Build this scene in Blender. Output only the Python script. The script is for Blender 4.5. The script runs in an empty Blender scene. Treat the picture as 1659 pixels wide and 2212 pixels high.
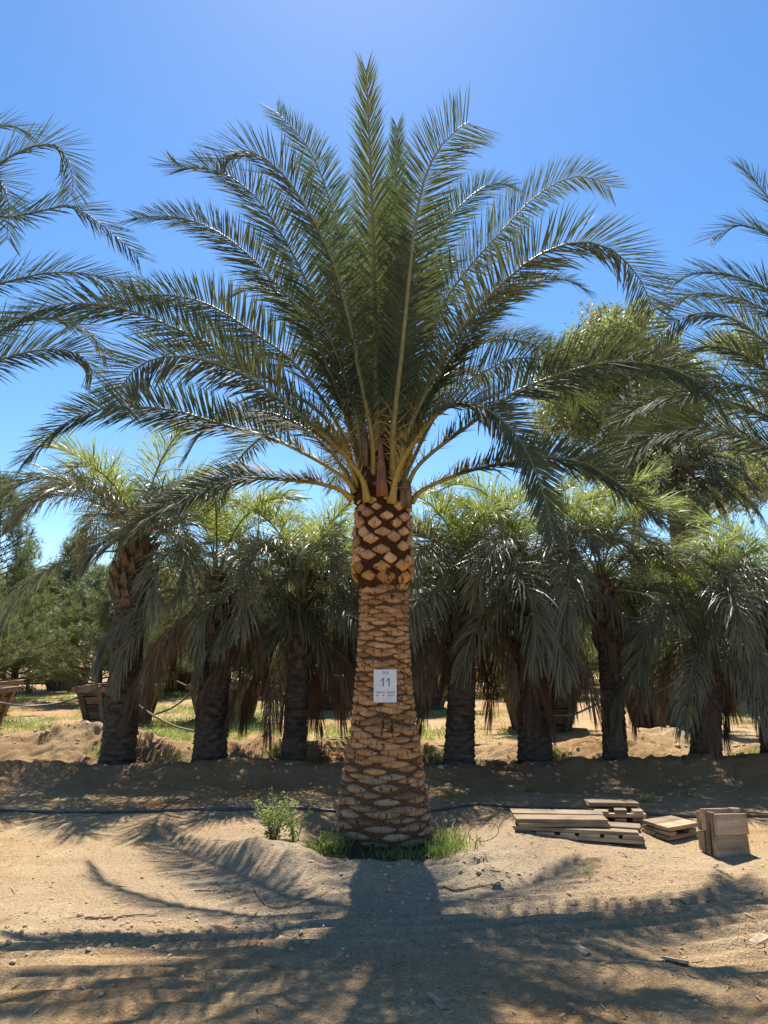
import bpy, math, random
import numpy as np
from mathutils import Vector, Matrix

random.seed(7)
rng = np.random.default_rng(11)
SC = bpy.context.scene
COL = SC.collection
RAD = math.radians

# ------------------------------------------------------------------ camera
CAM_H, PITCH, FPX = 1.7, 10.5, 720.0
cam_d = bpy.data.cameras.new('camera')
cam = bpy.data.objects.new('camera', cam_d); COL.objects.link(cam)
cam.location = (0, 0, CAM_H)
cam.rotation_euler = (RAD(90 + PITCH), 0, 0)
cam_d.sensor_fit = 'VERTICAL'; cam_d.sensor_height = 24.0
cam_d.lens = FPX / 1024 * 24.0
cam_d.clip_start = 0.05; cam_d.clip_end = 3000
SC.camera = cam

# ------------------------------------------------------------------ light
SUN_EL, SUN_AZ = 58.0, -3.0            # azimuth: degrees right of straight ahead (+Y)
sv = Vector((math.sin(RAD(SUN_AZ)) * math.cos(RAD(SUN_EL)), math.cos(RAD(SUN_AZ)) * math.cos(RAD(SUN_EL)), math.sin(RAD(SUN_EL))))
world = bpy.data.worlds.new('World'); SC.world = world; world.use_nodes = True
wn = world.node_tree; wn.nodes.clear()
sky = wn.nodes.new('ShaderNodeTexSky'); sky.sky_type = 'NISHITA'; sky.sun_disc = False
sky.sun_elevation = RAD(SUN_EL); sky.sun_rotation = RAD(SUN_AZ)
sky.air_density = 1.0; sky.dust_density = 0.2; sky.ozone_density = 3.2; sky.altitude = 200
hsv = wn.nodes.new('ShaderNodeHueSaturation'); hsv.inputs['Saturation'].default_value = 1.22
bg = wn.nodes.new('ShaderNodeBackground'); bg.inputs['Strength'].default_value = 0.09
wo = wn.nodes.new('ShaderNodeOutputWorld')
wn.links.new(sky.outputs[0], hsv.inputs['Color']); wn.links.new(hsv.outputs[0], bg.inputs[0]); wn.links.new(bg.outputs[0], wo.inputs[0])
sun_d = bpy.data.lights.new('sun', 'SUN'); sun_d.energy = 5.0; sun_d.angle = RAD(0.53); sun_d.color = (1, 0.94, 0.84)
sun = bpy.data.objects.new('sun', sun_d); COL.objects.link(sun)
sun.rotation_euler = (-sv).to_track_quat('-Z', 'Y').to_euler()
sun.location = (0, 20, 30)
SC.view_settings.view_transform = 'Standard'; SC.view_settings.look = 'None'
SC.view_settings.gamma = 1; SC.view_settings.use_curve_mapping = False
SC.view_settings.exposure = 1.05
SC.render.engine = 'CYCLES'
SC.cycles.max_bounces = 8; SC.cycles.diffuse_bounces = 4; SC.cycles.transmission_bounces = 4

# ------------------------------------------------------------------ helpers
K = 768 / 1659.0
cp, sp = math.cos(RAD(PITCH)), math.sin(RAD(PITCH))
def unproj(u, v, Y):
    """point of the place seen at (u, v) of the 1659 x 2212 view, standing Y metres ahead"""
    a = (u * K - 384) / FPX; b = (512 - v * K) / FPX
    d = np.array([a, cp - b * sp, sp + b * cp])
    return np.array([0, 0, CAM_H]) + d * (Y / d[1])
def nrm(a):
    a = np.asarray(a, float)
    return a / np.maximum(np.linalg.norm(a, axis=-1, keepdims=True), 1e-9)

def mesh(name, V, quads=None, tris=None, mats=None, smooth=True, mi=None):
    me = bpy.data.meshes.new(name)
    V = np.asarray(V, np.float32).reshape(-1, 3)
    q = np.asarray(quads if quads is not None and len(quads) else np.zeros((0, 4)), np.int32).reshape(-1, 4)
    t = np.asarray(tris if tris is not None and len(tris) else np.zeros((0, 3)), np.int32).reshape(-1, 3)
    nf = len(q) + len(t); nl = len(q) * 4 + len(t) * 3
    me.vertices.add(len(V)); me.vertices.foreach_set('co', V.ravel())
    me.loops.add(nl); me.loops.foreach_set('vertex_index', np.concatenate([q.ravel(), t.ravel()]))
    me.polygons.add(nf)
    st = np.concatenate([np.arange(len(q)) * 4, len(q) * 4 + np.arange(len(t)) * 3]).astype(np.int32)
    me.polygons.foreach_set('loop_start', st)
    me.polygons.foreach_set('use_smooth', np.full(nf, smooth, bool))
    if mi is not None: me.polygons.foreach_set('material_index', np.asarray(mi, np.int32))
    for m in (mats or []): me.materials.append(m)
    me.update(calc_edges=True)
    return me
def obj(name, me, parent=None, loc=None, rot=None, kind=None):
    o = bpy.data.objects.new(name, me); COL.objects.link(o)
    if parent is not None: o.parent = parent
    if loc is not None: o.location = loc
    if rot is not None: o.rotation_euler = rot
    if kind: o['kind'] = kind
    return o
def tag(o, label, cat, group=None):
    o['label'] = label; o['category'] = cat
    if group: o['group'] = group
    return o
def empty(name, loc, label, cat, group=None, rz=0):
    o = obj(name, None, None, loc, (0, 0, rz)); o.empty_display_size = 0.2
    return tag(o, label, cat, group)
def dup(root, loc, rot, scale, label, group=None):
    r = root.copy(); COL.objects.link(r); r.location = loc; r.rotation_euler = rot; r.scale = scale
    r['label'] = label
    if group: r['group'] = group
    for ch in list(root.children):
        c = ch.copy(); COL.objects.link(c); c.parent = r
        for g in list(ch.children):
            d = g.copy(); COL.objects.link(d); d.parent = c
    return r

class MB:
    """collects quads and triangles"""
    def __init__(s): s.V = []; s.Q = []; s.T = []; s.n = 0
    def add(s, V, Q=None, T=None):
        V = np.asarray(V, float).reshape(-1, 3)
        if Q is not None and len(Q): s.Q.append(np.asarray(Q) + s.n)
        if T is not None and len(T): s.T.append(np.asarray(T) + s.n)
        s.V.append(V); s.n += len(V)
    def build(s, name, mat, smooth=True):
        return mesh(name, np.concatenate(s.V), np.concatenate(s.Q) if s.Q else None, np.concatenate(s.T) if s.T else None,
                    mat if isinstance(mat, list) else [mat], smooth)

def frames(P, N0):
    """tangents and parallel-transported normals along polyline P"""
    P = np.asarray(P, float); T = np.gradient(P, axis=0); T = nrm(T)
    N = np.zeros_like(P); n = np.asarray(N0, float)
    for i in range(len(P)):
        n = n - T[i] * np.dot(n, T[i]); n = n / max(np.linalg.norm(n), 1e-9); N[i] = n
    return T, N
def tube_data(P, r, sides=6, N0=(0.13, 0.21, 0.97), flat=1.0, cap=True):
    P = np.asarray(P, float); n = len(P); r = np.broadcast_to(np.asarray(r, float), (n,))
    T, N = frames(P, N0); B = np.cross(T, N)
    a = np.arange(sides) * 2 * np.pi / sides
    V = P[:, None] + r[:, None, None] * (np.cos(a)[None, :, None] * B[:, None] + flat * np.sin(a)[None, :, None] * N[:, None])
    i, j = np.meshgrid(np.arange(n - 1), np.arange(sides), indexing='ij'); i = i.ravel(); j = j.ravel(); j2 = (j + 1) % sides
    Q = np.stack([i * sides + j, i * sides + j2, (i + 1) * sides + j2, (i + 1) * sides + j], 1)
    V = V.reshape(-1, 3); Tt = None
    if cap:
        V = np.concatenate([V, P[:1], P[-1:]]); c0 = n * sides; c1 = c0 + 1; jj = np.arange(sides)
        Tt = np.concatenate([np.stack([(jj + 1) % sides, jj, np.full(sides, c0)], 1),
                             np.stack([(n - 1) * sides + jj, (n - 1) * sides + (jj + 1) % sides, np.full(sides, c1)], 1)])
    return V, Q, Tt
def catmull(C, n):
    C = np.asarray(C, float); C = np.concatenate([[2 * C[0] - C[1]], C, [2 * C[-1] - C[-2]]])
    d = np.linalg.norm(np.diff(C, axis=0), axis=1) ** 0.5; t = np.concatenate([[0], np.cumsum(np.maximum(d, 1e-4))])
    out = []
    ts = np.linspace(t[1], t[-2] - 1e-6, 400)
    for x in ts:
        k = int(np.clip(np.searchsorted(t, x, 'right') - 1, 1, len(C) - 3))
        t0, t1, t2, t3 = t[k - 1:k + 3]; p0, p1, p2, p3 = C[k - 1:k + 3]
        A1 = (t1 - x) / (t1 - t0) * p0 + (x - t0) / (t1 - t0) * p1
        A2 = (t2 - x) / (t2 - t1) * p1 + (x - t1) / (t2 - t1) * p2
        A3 = (t3 - x) / (t3 - t2) * p2 + (x - t2) / (t3 - t2) * p3
        B1 = (t2 - x) / (t2 - t0) * A1 + (x - t0) / (t2 - t0) * A2
        B2 = (t3 - x) / (t3 - t1) * A2 + (x - t1) / (t3 - t1) * A3
        out.append((t2 - x) / (t2 - t1) * B1 + (x - t1) / (t2 - t1) * B2)
    out = np.array(out)
    s = np.concatenate([[0], np.cumsum(np.linalg.norm(np.diff(out, axis=0), axis=1))])
    q = np.linspace(0, s[-1], n)
    return np.stack([np.interp(q, s, out[:, i]) for i in range(3)], 1), s[-1]
def box_data(sx, sy, sz, j=0.0, ch=0.0):
    """a board: box with a small chamfer and uneven ends"""
    x, y, z = sx / 2, sy / 2, sz / 2
    V = []; c = ch
    for zz, k in ((-z, 1), (-z + c, 0), (z - c, 0), (z, 1)):
        for a, b in ((-1, -1), (1, -1), (1, 1), (-1, 1)):
            V.append([a * (x - c * k * 0.6), b * (y - c * k), zz])
    V = np.array(V) + (rng.uniform(-j, j, (1, 3)) if j else 0)
    if j:
        V[:, 0] += rng.uniform(-j, j, 16)
    Q = [[3, 2, 1, 0], [12, 13, 14, 15]]
    for l in range(3):
        for s in range(4):
            a, b = l * 4 + s, l * 4 + (s + 1) % 4
            Q.append([a, b, b + 4, a + 4])
    return V, np.array(Q)

# value noise for geometry
_tab = rng.random((256, 256))
def vnoise(x, y):
    x = np.asarray(x, float); y = np.asarray(y, float)
    xi = np.floor(x).astype(int); yi = np.floor(y).astype(int); fx = x - xi; fy = y - yi
    fx = fx * fx * (3 - 2 * fx); fy = fy * fy * (3 - 2 * fy)
    g = lambda a, b: _tab[a & 255, b & 255]
    return (g(xi, yi) * (1 - fx) + g(xi + 1, yi) * fx) * (1 - fy) + (g(xi, yi + 1) * (1 - fx) + g(xi + 1, yi + 1) * fx) * fy
def fbm(x, y, o=4):
    s = 0; a = 0.5
    for k in range(o):
        s = s + a * (vnoise(x * 2 ** k + 17.3 * k, y * 2 ** k + 5.1 * k) - 0.5) * 2; a *= 0.5
    return s

# ------------------------------------------------------------------ materials
def mat(name):
    m = bpy.data.materials.new(name); m.use_nodes = True
    nt = m.node_tree; b = nt.nodes['Principled BSDF']
    return m, nt, b
def nd(nt, t, **kw):
    n = nt.nodes.new(t)
    for k, v in kw.items():
        if hasattr(n, k): setattr(n, k, v)
        else: n.inputs[k].default_value = v
    return n
def ramp(nt, stops):
    r = nt.nodes.new('ShaderNodeValToRGB'); e = r.color_ramp.elements
    while len(e) < len(stops): e.new(0.5)
    for x, (p, c) in zip(e, stops):
        x.position = p; x.color = (*c, 1) if len(c) == 3 else c
    return r
def noise(nt, vec, scale, detail=4, rough=0.6, dist=0):
    n = nd(nt, 'ShaderNodeTexNoise', Scale=scale, Detail=detail, Roughness=rough, Distortion=dist)
    if vec is not None: nt.links.new(vec, n.inputs['Vector'])
    return n
def mapping(nt, vec, scale):
    m = nt.nodes.new('ShaderNodeMapping'); m.inputs['Scale'].default_value = scale
    nt.links.new(vec, m.inputs['Vector']); return m.outputs[0]
def bump(nt, h, b, strength, dist, prev=None):
    n = nd(nt, 'ShaderNodeBump', Strength=strength, Distance=dist); nt.links.new(h, n.inputs['Height'])
    if prev is not None: nt.links.new(prev, n.inputs['Normal'])
    if b is not None: nt.links.new(n.outputs[0], b.inputs['Normal'])
    return n.outputs[0]
def mixc(nt, f, a, b, mode='MIX'):
    n = nt.nodes.new('ShaderNodeMix'); n.data_type = 'RGBA'; n.blend_type = mode
    for s, v in ((n.inputs['Factor'], f), (n.inputs['A'] if False else n.inputs[6], a), (n.inputs[7], b)):
        if hasattr(v, 'is_output') or isinstance(v, bpy.types.NodeSocket): nt.links.new(v, s)
        elif isinstance(v, tuple): s.default_value = (*v, 1)
        else: s.default_value = v
    return n.outputs[2]

def leaf_mat(name, c1, c2, trans, tf=0.35, rough=0.42, spec=0.5, nscale=3.0):
    m, nt, b = mat(name)
    tc = nt.nodes.new('ShaderNodeTexCoord'); oi = nt.nodes.new('ShaderNodeObjectInfo')
    n = noise(nt, tc.outputs['Object'], nscale, 3)
    n2 = noise(nt, tc.outputs['Object'], nscale * 14, 2)
    ad = nd(nt, 'ShaderNodeMath', operation='ADD'); nt.links.new(n.outputs[0], ad.inputs[0])
    mu = nd(nt, 'ShaderNodeMath', operation='MULTIPLY_ADD'); nt.links.new(oi.outputs['Random'], mu.inputs[0]); mu.inputs[1].default_value = 0.35; mu.inputs[2].default_value = -0.17
    mu2 = nd(nt, 'ShaderNodeMath', operation='MULTIPLY_ADD'); nt.links.new(n2.outputs[0], mu2.inputs[0]); mu2.inputs[1].default_value = 0.7; nt.links.new(mu.outputs[0], mu2.inputs[2])
    nt.links.new(mu2.outputs[0], ad.inputs[1])
    r = ramp(nt, [(0.5, c1), (0.88, c2), (1.0, tuple(0.78 * a_ + 0.22 * b_ for a_, b_ in zip(c2, (0.30, 0.22, 0.08))))])
    nt.links.new(ad.outputs[0], r.inputs[0])
    nt.links.new(r.outputs[0], b.inputs['Base Color'])
    b.inputs['Roughness'].default_value = rough; b.inputs['Specular IOR Level'].default_value = spec
    tr = nt.nodes.new('ShaderNodeBsdfTranslucent'); tr.inputs[0].default_value = (*trans, 1)
    mx = nt.nodes.new('ShaderNodeMixShader'); mx.inputs[0].default_value = tf
    nt.links.new(b.outputs[0], mx.inputs[1]); nt.links.new(tr.outputs[0], mx.inputs[2])
    nt.links.new(mx.outputs[0], nt.nodes['Material Output'].inputs[0])
    return m
M = {}
M['date_leaf'] = leaf_mat('date_leaf', (0.040, 0.055, 0.03), (0.092, 0.108, 0.06), (0.15, 0.18, 0.045), 0.28, 0.62, 0.22)
M['date_leaf_young'] = leaf_mat('date_leaf_young', (0.055, 0.085, 0.035), (0.11, 0.145, 0.065), (0.18, 0.24, 0.07), 0.3, 0.62, 0.22)
M['canary_leaf'] = leaf_mat('canary_leaf', (0.022, 0.032, 0.02), (0.05, 0.065, 0.036), (0.06, 0.09, 0.03), 0.15, 0.6, 0.25)
M['butia_leaf'] = leaf_mat('butia_leaf', (0.075, 0.085, 0.058), (0.19, 0.20, 0.145), (0.2, 0.23, 0.08), 0.26, 0.42, 0.5)
M['butia_young'] = leaf_mat('butia_young', (0.10, 0.13, 0.05), (0.20, 0.235, 0.10), (0.36, 0.42, 0.09), 0.38, 0.45)
M['dead_leaf'] = leaf_mat('dead_leaf', (0.05, 0.032, 0.022), (0.19, 0.12, 0.075), (0.2, 0.11, 0.05), 0.18, 0.6, 0.3)
M['pine_leaf'] = leaf_mat('pine_leaf', (0.06, 0.078, 0.035), (0.15, 0.165, 0.085), (0.22, 0.27, 0.08), 0.3, 0.5, 0.3, 1.2)
M['euc_leaf'] = leaf_mat('euc_leaf', (0.065, 0.095, 0.042), (0.21, 0.225, 0.095), (0.34, 0.38, 0.12), 0.4, 0.45, 0.4, 0.8)
M['grass'] = leaf_mat('grass', (0.08, 0.14, 0.035), (0.22, 0.25, 0.09), (0.32, 0.43, 0.08), 0.4, 0.5, 0.3, 2.0)
M['dry_grass'] = leaf_mat('dry_grass', (0.14, 0.19, 0.05), (0.38, 0.32, 0.13), (0.5, 0.48, 0.14), 0.4, 0.6, 0.2, 0.7)
M['weed_leaf'] = leaf_mat('weed_leaf', (0.07, 0.12, 0.035), (0.14, 0.19, 0.07), (0.3, 0.4, 0.08), 0.4, 0.5, 0.3, 5.0)

def rachis_mat(name, base, far, z0, z1):
    """yellow-orange petiole running to olive along its length (distance from the crown)"""
    m, nt, b = mat(name)
    tc = nt.nodes.new('ShaderNodeTexCoord')
    ge = nd(nt, 'ShaderNodeVectorMath', operation='DISTANCE'); nt.links.new(tc.outputs['Object'], ge.inputs[0]); ge.inputs[1].default_value = (0, 0, 3.0)
    mr = nd(nt, 'ShaderNodeMapRange'); nt.links.new(ge.outputs['Value'], mr.inputs[0]); mr.inputs[1].default_value = z0; mr.inputs[2].default_value = z1
    n = noise(nt, mapping(nt, tc.outputs['Object'], (60, 60, 8)), 1, 4)
    c = mixc(nt, mr.outputs[0], base, far)
    r = ramp(nt, [(0.3, (0.45, 0.40, 0.3)), (0.7, (1.1, 1.1, 1.1))]); nt.links.new(n.outputs[0], r.inputs[0])
    nt.links.new(mixc(nt, 0.8, c, r.outputs[0], 'MULTIPLY'), b.inputs['Base Color'])
    b.inputs['Roughness'].default_value = 0.45
    bump(nt, n.outputs[0], b, 0.3, 0.01)
    return m
M['rachis'] = rachis_mat('date_rachis', (0.44, 0.28, 0.03), (0.21, 0.20, 0.07), 0.2, 1.2)
M['spine'] = rachis_mat('date_spine', (0.46, 0.30, 0.06), (0.24, 0.21, 0.08), 0.3, 1.8)
def simple(name, c1, c2, scale, rough=0.8, stretch=(1, 1, 1), bs=0.5, bd=0.01, spec=0.3, lo=0.35, hi=0.65, detail=5):
    m, nt, b = mat(name); tc = nt.nodes.new('ShaderNodeTexCoord')
    n = noise(nt, mapping(nt, tc.outputs['Object'], stretch), scale, detail, 0.65)
    r = ramp(nt, [(lo, c1), (hi, c2)]); nt.links.new(n.outputs[0], r.inputs[0])
    nt.links.new(r.outputs[0], b.inputs['Base Color'])
    b.inputs['Roughness'].default_value = rough; b.inputs['Specular IOR Level'].default_value = spec
    bump(nt, n.outputs[0], b, bs, bd)
    return m
M['butia_rachis'] = simple('butia_rachis', (0.13, 0.14, 0.06), (0.24, 0.24, 0.12), 12, 0.5, (1, 1, 1), 0.1)
M['dead_rachis'] = simple('dead_rachis', (0.10, 0.06, 0.035), (0.2, 0.13, 0.08), 12, 0.8, (1, 1, 1), 0.1)
M['fiber'] = simple('palm_fiber', (0.035, 0.014, 0.007), (0.16, 0.07, 0.035), 18, 0.95, (3, 3, 9), 1.0, 0.03, 0.1)
M['bark'] = simple('trunk_bark', (0.075, 0.04, 0.024), (0.24, 0.145, 0.085), 16, 0.95, (3, 3, 7), 1.0, 0.03, 0.1)
M['sheath'] = simple('flower_sheath', (0.12, 0.045, 0.022), (0.26, 0.11, 0.055), 6, 0.6, (6, 6, 0.8), 0.4, 0.01)
M['sheath_butia'] = simple('butia_sheath', (0.25, 0.10, 0.05), (0.42, 0.18, 0.09), 5, 0.6, (6, 6, 1), 0.3, 0.01)
M['butia_trunk'] = simple('butia_trunk', (0.035, 0.026, 0.02), (0.15, 0.115, 0.085), 5, 0.9, (1, 1, 3), 0.8, 0.03, 0.2)
M['butia_base'] = simple('butia_leaf_base', (0.075, 0.05, 0.03), (0.22, 0.155, 0.095), 14, 0.85, (2, 2, 0.6), 0.6, 0.01, 0.2)
M['pine_bark'] = simple('pine_bark', (0.03, 0.022, 0.016), (0.10, 0.075, 0.055), 14, 0.95, (1, 1, 0.3), 0.9, 0.03, 0.1)
M['euc_bark'] = simple('euc_bark', (0.12, 0.10, 0.08), (0.28, 0.24, 0.19), 4, 0.9, (1, 1, 0.3), 0.5, 0.02, 0.1)
M['canary_trunk'] = simple('canary_trunk', (0.04, 0.025, 0.018), (0.26, 0.18, 0.12), 6, 0.9, (1, 1, 1.6), 1.0, 0.1, 0.2)
M['pipe'] = simple('black_pipe', (0.035, 0.034, 0.033), (0.12, 0.11, 0.10), 12, 0.38, (1, 1, 1), 0.1, 0.003, 0.5)
M['hose_olive'] = simple('olive_hose', (0.10, 0.105, 0.07), (0.2, 0.2, 0.13), 10, 0.5, (1, 1, 1), 0.1, 0.003)
M['soil'] = simple('box_soil', (0.05, 0.035, 0.025), (0.13, 0.09, 0.06), 8, 1.0, (1, 1, 1), 0.8, 0.04, 0.1)
M['chip'] = simple('wood_chip', (0.22, 0.15, 0.09), (0.46, 0.35, 0.23), 20, 0.85, (1, 1, 1), 0.3, 0.004)
M['twig'] = simple('twig', (0.16, 0.11, 0.07), (0.36, 0.27, 0.17), 25, 0.9, (1, 1, 1), 0.3, 0.004)
M['clod'] = simple('dirt_clod', (0.36, 0.25, 0.15), (0.54, 0.40, 0.26), 9, 1.0, (1, 1, 1), 0.6, 0.01, 0.1)
M['wire'] = simple('wire', (0.02, 0.018, 0.016), (0.06, 0.05, 0.04), 20, 0.5, (1, 1, 1), 0.0)
M['bucket'] = simple('black_bucket', (0.012, 0.012, 0.013), (0.03, 0.03, 0.03), 8, 0.5)

def wood(name, c1, c2, dark, grain=(2, 40, 40), rnd=0.35):
    m, nt, b = mat(name); tc = nt.nodes.new('ShaderNodeTexCoord'); oi = nt.nodes.new('ShaderNodeObjectInfo')
    ofs = nd(nt, 'ShaderNodeVectorMath', operation='ADD'); nt.links.new(tc.outputs['Object'], ofs.inputs[0])
    sc = nd(nt, 'ShaderNodeMath', operation='MULTIPLY'); nt.links.new(oi.outputs['Random'], sc.inputs[0]); sc.inputs[1].default_value = 37.0
    cx = nt.nodes.new('ShaderNodeCombineXYZ')
    for i in range(3): nt.links.new(sc.outputs[0], cx.inputs[i])
    nt.links.new(cx.outputs[0], ofs.inputs[1])
    g = noise(nt, mapping(nt, ofs.outputs[0], grain), 1.0, 5, 0.65, 0.4)
    s = noise(nt, ofs.outputs[0], 3.5, 4, 0.6)
    r = ramp(nt, [(0.3, c1), (0.68, c2)]); nt.links.new(g.outputs[0], r.inputs[0])
    st = ramp(nt, [(0.42, (0, 0, 0)), (0.66, (1, 1, 1))]); nt.links.new(s.outputs[0], st.inputs[0])
    c = mixc(nt, st.outputs[0], r.outputs[0], mixc(nt, 0.55, r.outputs[0], dark))
    v = ramp(nt, [(0, (1 - rnd,) * 3), (1, (1.1, 1.08, 1.05))]); nt.links.new(oi.outputs['Random'], v.inputs[0])
    nt.links.new(mixc(nt, 1.0, c, v.outputs[0], 'MULTIPLY'), b.inputs['Base Color'])
    b.inputs['Roughness'].default_value = 0.8; b.inputs['Specular IOR Level'].default_value = 0.25
    bump(nt, g.outputs[0], b, 0.5, 0.006)
    return m
M['lumber'] = wood('weathered_lumber', (0.29, 0.195, 0.115), (0.57, 0.43, 0.28), (0.13, 0.08, 0.045), rnd=0.5)
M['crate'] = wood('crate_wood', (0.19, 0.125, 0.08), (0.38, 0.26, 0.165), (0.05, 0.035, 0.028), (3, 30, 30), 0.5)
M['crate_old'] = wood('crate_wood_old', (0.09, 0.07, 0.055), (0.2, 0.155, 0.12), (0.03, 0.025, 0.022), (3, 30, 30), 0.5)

def scar_mat(name, hi, lo, crack, sx=34, sz=7):
    m, nt, b = mat(name); tc = nt.nodes.new('ShaderNodeTexCoord'); oi = nt.nodes.new('ShaderNodeObjectInfo')
    a = noise(nt, tc.outputs['Object'], 9, 5, 0.65)
    f = noise(nt, mapping(nt, tc.outputs['Object'], (sx * 2.2, sx * 2.2, sz * 1.5)), 1, 4, 0.7)
    c = noise(nt, mapping(nt, tc.outputs['Object'], (sx, sx, sz)), 1, 3, 0.55, 0.6)
    r = ramp(nt, [(0.3, lo), (0.68, hi)]); nt.links.new(a.outputs[0], r.inputs[0])
    rf = ramp(nt, [(0.3, (0.62, 0.56, 0.5)), (0.62, (1.05, 1.05, 1.05))]); nt.links.new(f.outputs[0], rf.inputs[0])
    c1 = mixc(nt, 0.85, r.outputs[0], rf.outputs[0], 'MULTIPLY')
    rc = ramp(nt, [(0.35, (1, 1, 1)), (0.41, (0, 0, 0))]); nt.links.new(c.outputs[0], rc.inputs[0])
    c2 = mixc(nt, rc.outputs[0], c1, crack)
    v = ramp(nt, [(0, (0.52, 0.5, 0.49)), (0.35, (0.88, 0.86, 0.84)), (1, (1.12, 1.12, 1.12))]); nt.links.new(oi.outputs['Random'], v.inputs[0])
    nt.links.new(mixc(nt, 1.0, c2, v.outputs[0], 'MULTIPLY'), b.inputs['Base Color'])
    b.inputs['Roughness'].default_value = 0.85; b.inputs['Specular IOR Level'].default_value = 0.2
    p = bump(nt, f.outputs[0], None, 0.5, 0.012)
    rb = ramp(nt, [(0.33, (0, 0, 0)), (0.45, (1, 1, 1))]); nt.links.new(c.outputs[0], rb.inputs[0])
    bump(nt, rb.outputs[0], b, 0.7, 0.012, p)
    return m
M['scar'] = scar_mat('leaf_scar', (0.66, 0.385, 0.18), (0.42, 0.21, 0.09), (0.06, 0.028, 0.014))
M['scar_low'] = scar_mat('leaf_scar_low', (0.50, 0.36, 0.22), (0.29, 0.19, 0.11), (0.05, 0.028, 0.016))
M['boot'] = scar_mat('cut_leaf_base', (0.66, 0.43, 0.23), (0.48, 0.27, 0.12), (0.16, 0.08, 0.04), 14, 9)
M['boot_low'] = scar_mat('cut_leaf_base_orange', (0.66, 0.36, 0.13), (0.46, 0.22, 0.075), (0.14, 0.06, 0.025), 14, 9)

def ground_mat():
    m, nt, b = mat('sandy_ground'); tc = nt.nodes.new('ShaderNodeTexCoord'); P = tc.outputs['Object']
    big = noise(nt, P, 0.5, 4, 0.6); mid = noise(nt, mapping(nt, P, (1, 2.2, 1)), 1.7, 5, 0.65)
    fine = noise(nt, P, 42, 6, 0.75); grit = noise(nt, P, 120, 3, 0.7)
    vor = nd(nt, 'ShaderNodeTexVoronoi', Scale=70.0); nt.links.new(P, vor.inputs['Vector'])
    r = ramp(nt, [(0.34, (0.43, 0.295, 0.165)), (0.5, (0.50, 0.365, 0.215)), (0.68, (0.55, 0.425, 0.27))]); nt.links.new(mid.outputs[0], r.inputs[0])
    rb = ramp(nt, [(0.33, (0.90, 0.70, 0.50)), (0.62, (1.06, 1.06, 1.04))]); nt.links.new(big.outputs[0], rb.inputs[0])
    c = mixc(nt, 1.0, r.outputs[0], rb.outputs[0], 'MULTIPLY')
    # greyer washed silt round the planting basin
    sub = nd(nt, 'ShaderNodeVectorMath', operation='DISTANCE'); nt.links.new(mapping(nt, P, (0.8, 1, 0)), sub.inputs[0]); sub.inputs[1].default_value = (0, 6.3, 0)
    wob = nd(nt, 'ShaderNodeMath', operation='MULTIPLY_ADD'); nt.links.new(mid.outputs[0], wob.inputs[0]); wob.inputs[1].default_value = 1.6; nt.links.new(sub.outputs['Value'], wob.inputs[2])
    mr = nd(nt, 'ShaderNodeMapRange'); nt.links.new(wob.outputs[0], mr.inputs[0]); mr.inputs[1].default_value = 1.5; mr.inputs[2].default_value = 3.4; mr.inputs[3].default_value = 0.75; mr.inputs[4].default_value = 0
    c = mixc(nt, mr.outputs[0], c, (0.43, 0.355, 0.26))
    # earth coloured a darker brown along the second row
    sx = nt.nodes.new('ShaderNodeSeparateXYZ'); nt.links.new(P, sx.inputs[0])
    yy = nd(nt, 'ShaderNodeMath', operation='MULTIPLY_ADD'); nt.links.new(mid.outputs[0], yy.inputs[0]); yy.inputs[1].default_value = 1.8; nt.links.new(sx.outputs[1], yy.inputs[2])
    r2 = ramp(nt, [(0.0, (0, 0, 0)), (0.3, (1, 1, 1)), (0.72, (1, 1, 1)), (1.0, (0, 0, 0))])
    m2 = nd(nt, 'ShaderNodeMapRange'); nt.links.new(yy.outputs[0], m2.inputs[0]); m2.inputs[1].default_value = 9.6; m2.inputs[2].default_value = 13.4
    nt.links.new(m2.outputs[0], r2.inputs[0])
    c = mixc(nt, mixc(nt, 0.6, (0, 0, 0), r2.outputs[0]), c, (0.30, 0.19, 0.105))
    # much darker earth colour in the bottom of the planting basin
    ds = nd(nt, 'ShaderNodeVectorMath', operation='DISTANCE'); nt.links.new(mapping(nt, P, (1, 1, 0)), ds.inputs[0]); ds.inputs[1].default_value = (-0.05, 6.95, 0)
    dw = nd(nt, 'ShaderNodeMath', operation='MULTIPLY_ADD'); nt.links.new(noise(nt, P, 5, 3).outputs[0], dw.inputs[0]); dw.inputs[1].default_value = 0.35; nt.links.new(ds.outputs['Value'], dw.inputs[2])
    md = nd(nt, 'ShaderNodeMapRange'); nt.links.new(dw.outputs[0], md.inputs[0]); md.inputs[1].default_value = 0.72; md.inputs[2].default_value = 0.95; md.inputs[3].default_value = 0.9; md.inputs[4].default_value = 0
    c = mixc(nt, md.outputs[0], c, (0.075, 0.055, 0.038))
    rf = ramp(nt, [(0.3, (0.55, 0.5, 0.45)), (0.5, (0.98, 0.98, 0.98)), (0.72, (1.25, 1.22, 1.15))]); nt.links.new(fine.outputs[0], rf.inputs[0])
    c = mixc(nt, 0.8, c, rf.outputs[0], 'MULTIPLY')
    rg = ramp(nt, [(0.35, (0.72, 0.7, 0.68)), (0.6, (1.1, 1.1, 1.08))]); nt.links.new(grit.outputs[0], rg.inputs[0])
    c = mixc(nt, 0.7, c, rg.outputs[0], 'MULTIPLY')
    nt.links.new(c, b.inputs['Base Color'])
    b.inputs['Roughness'].default_value = 0.95; b.inputs['Specular IOR Level'].default_value = 0.12
    p = bump(nt, fine.outputs[0], None, 0.9, 0.035)
    p = bump(nt, vor.outputs['Distance'], None, 0.6, 0.02, p)
    bump(nt, grit.outputs[0], b, 0.5, 0.008, p)
    return m
M['ground'] = ground_mat()

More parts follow.
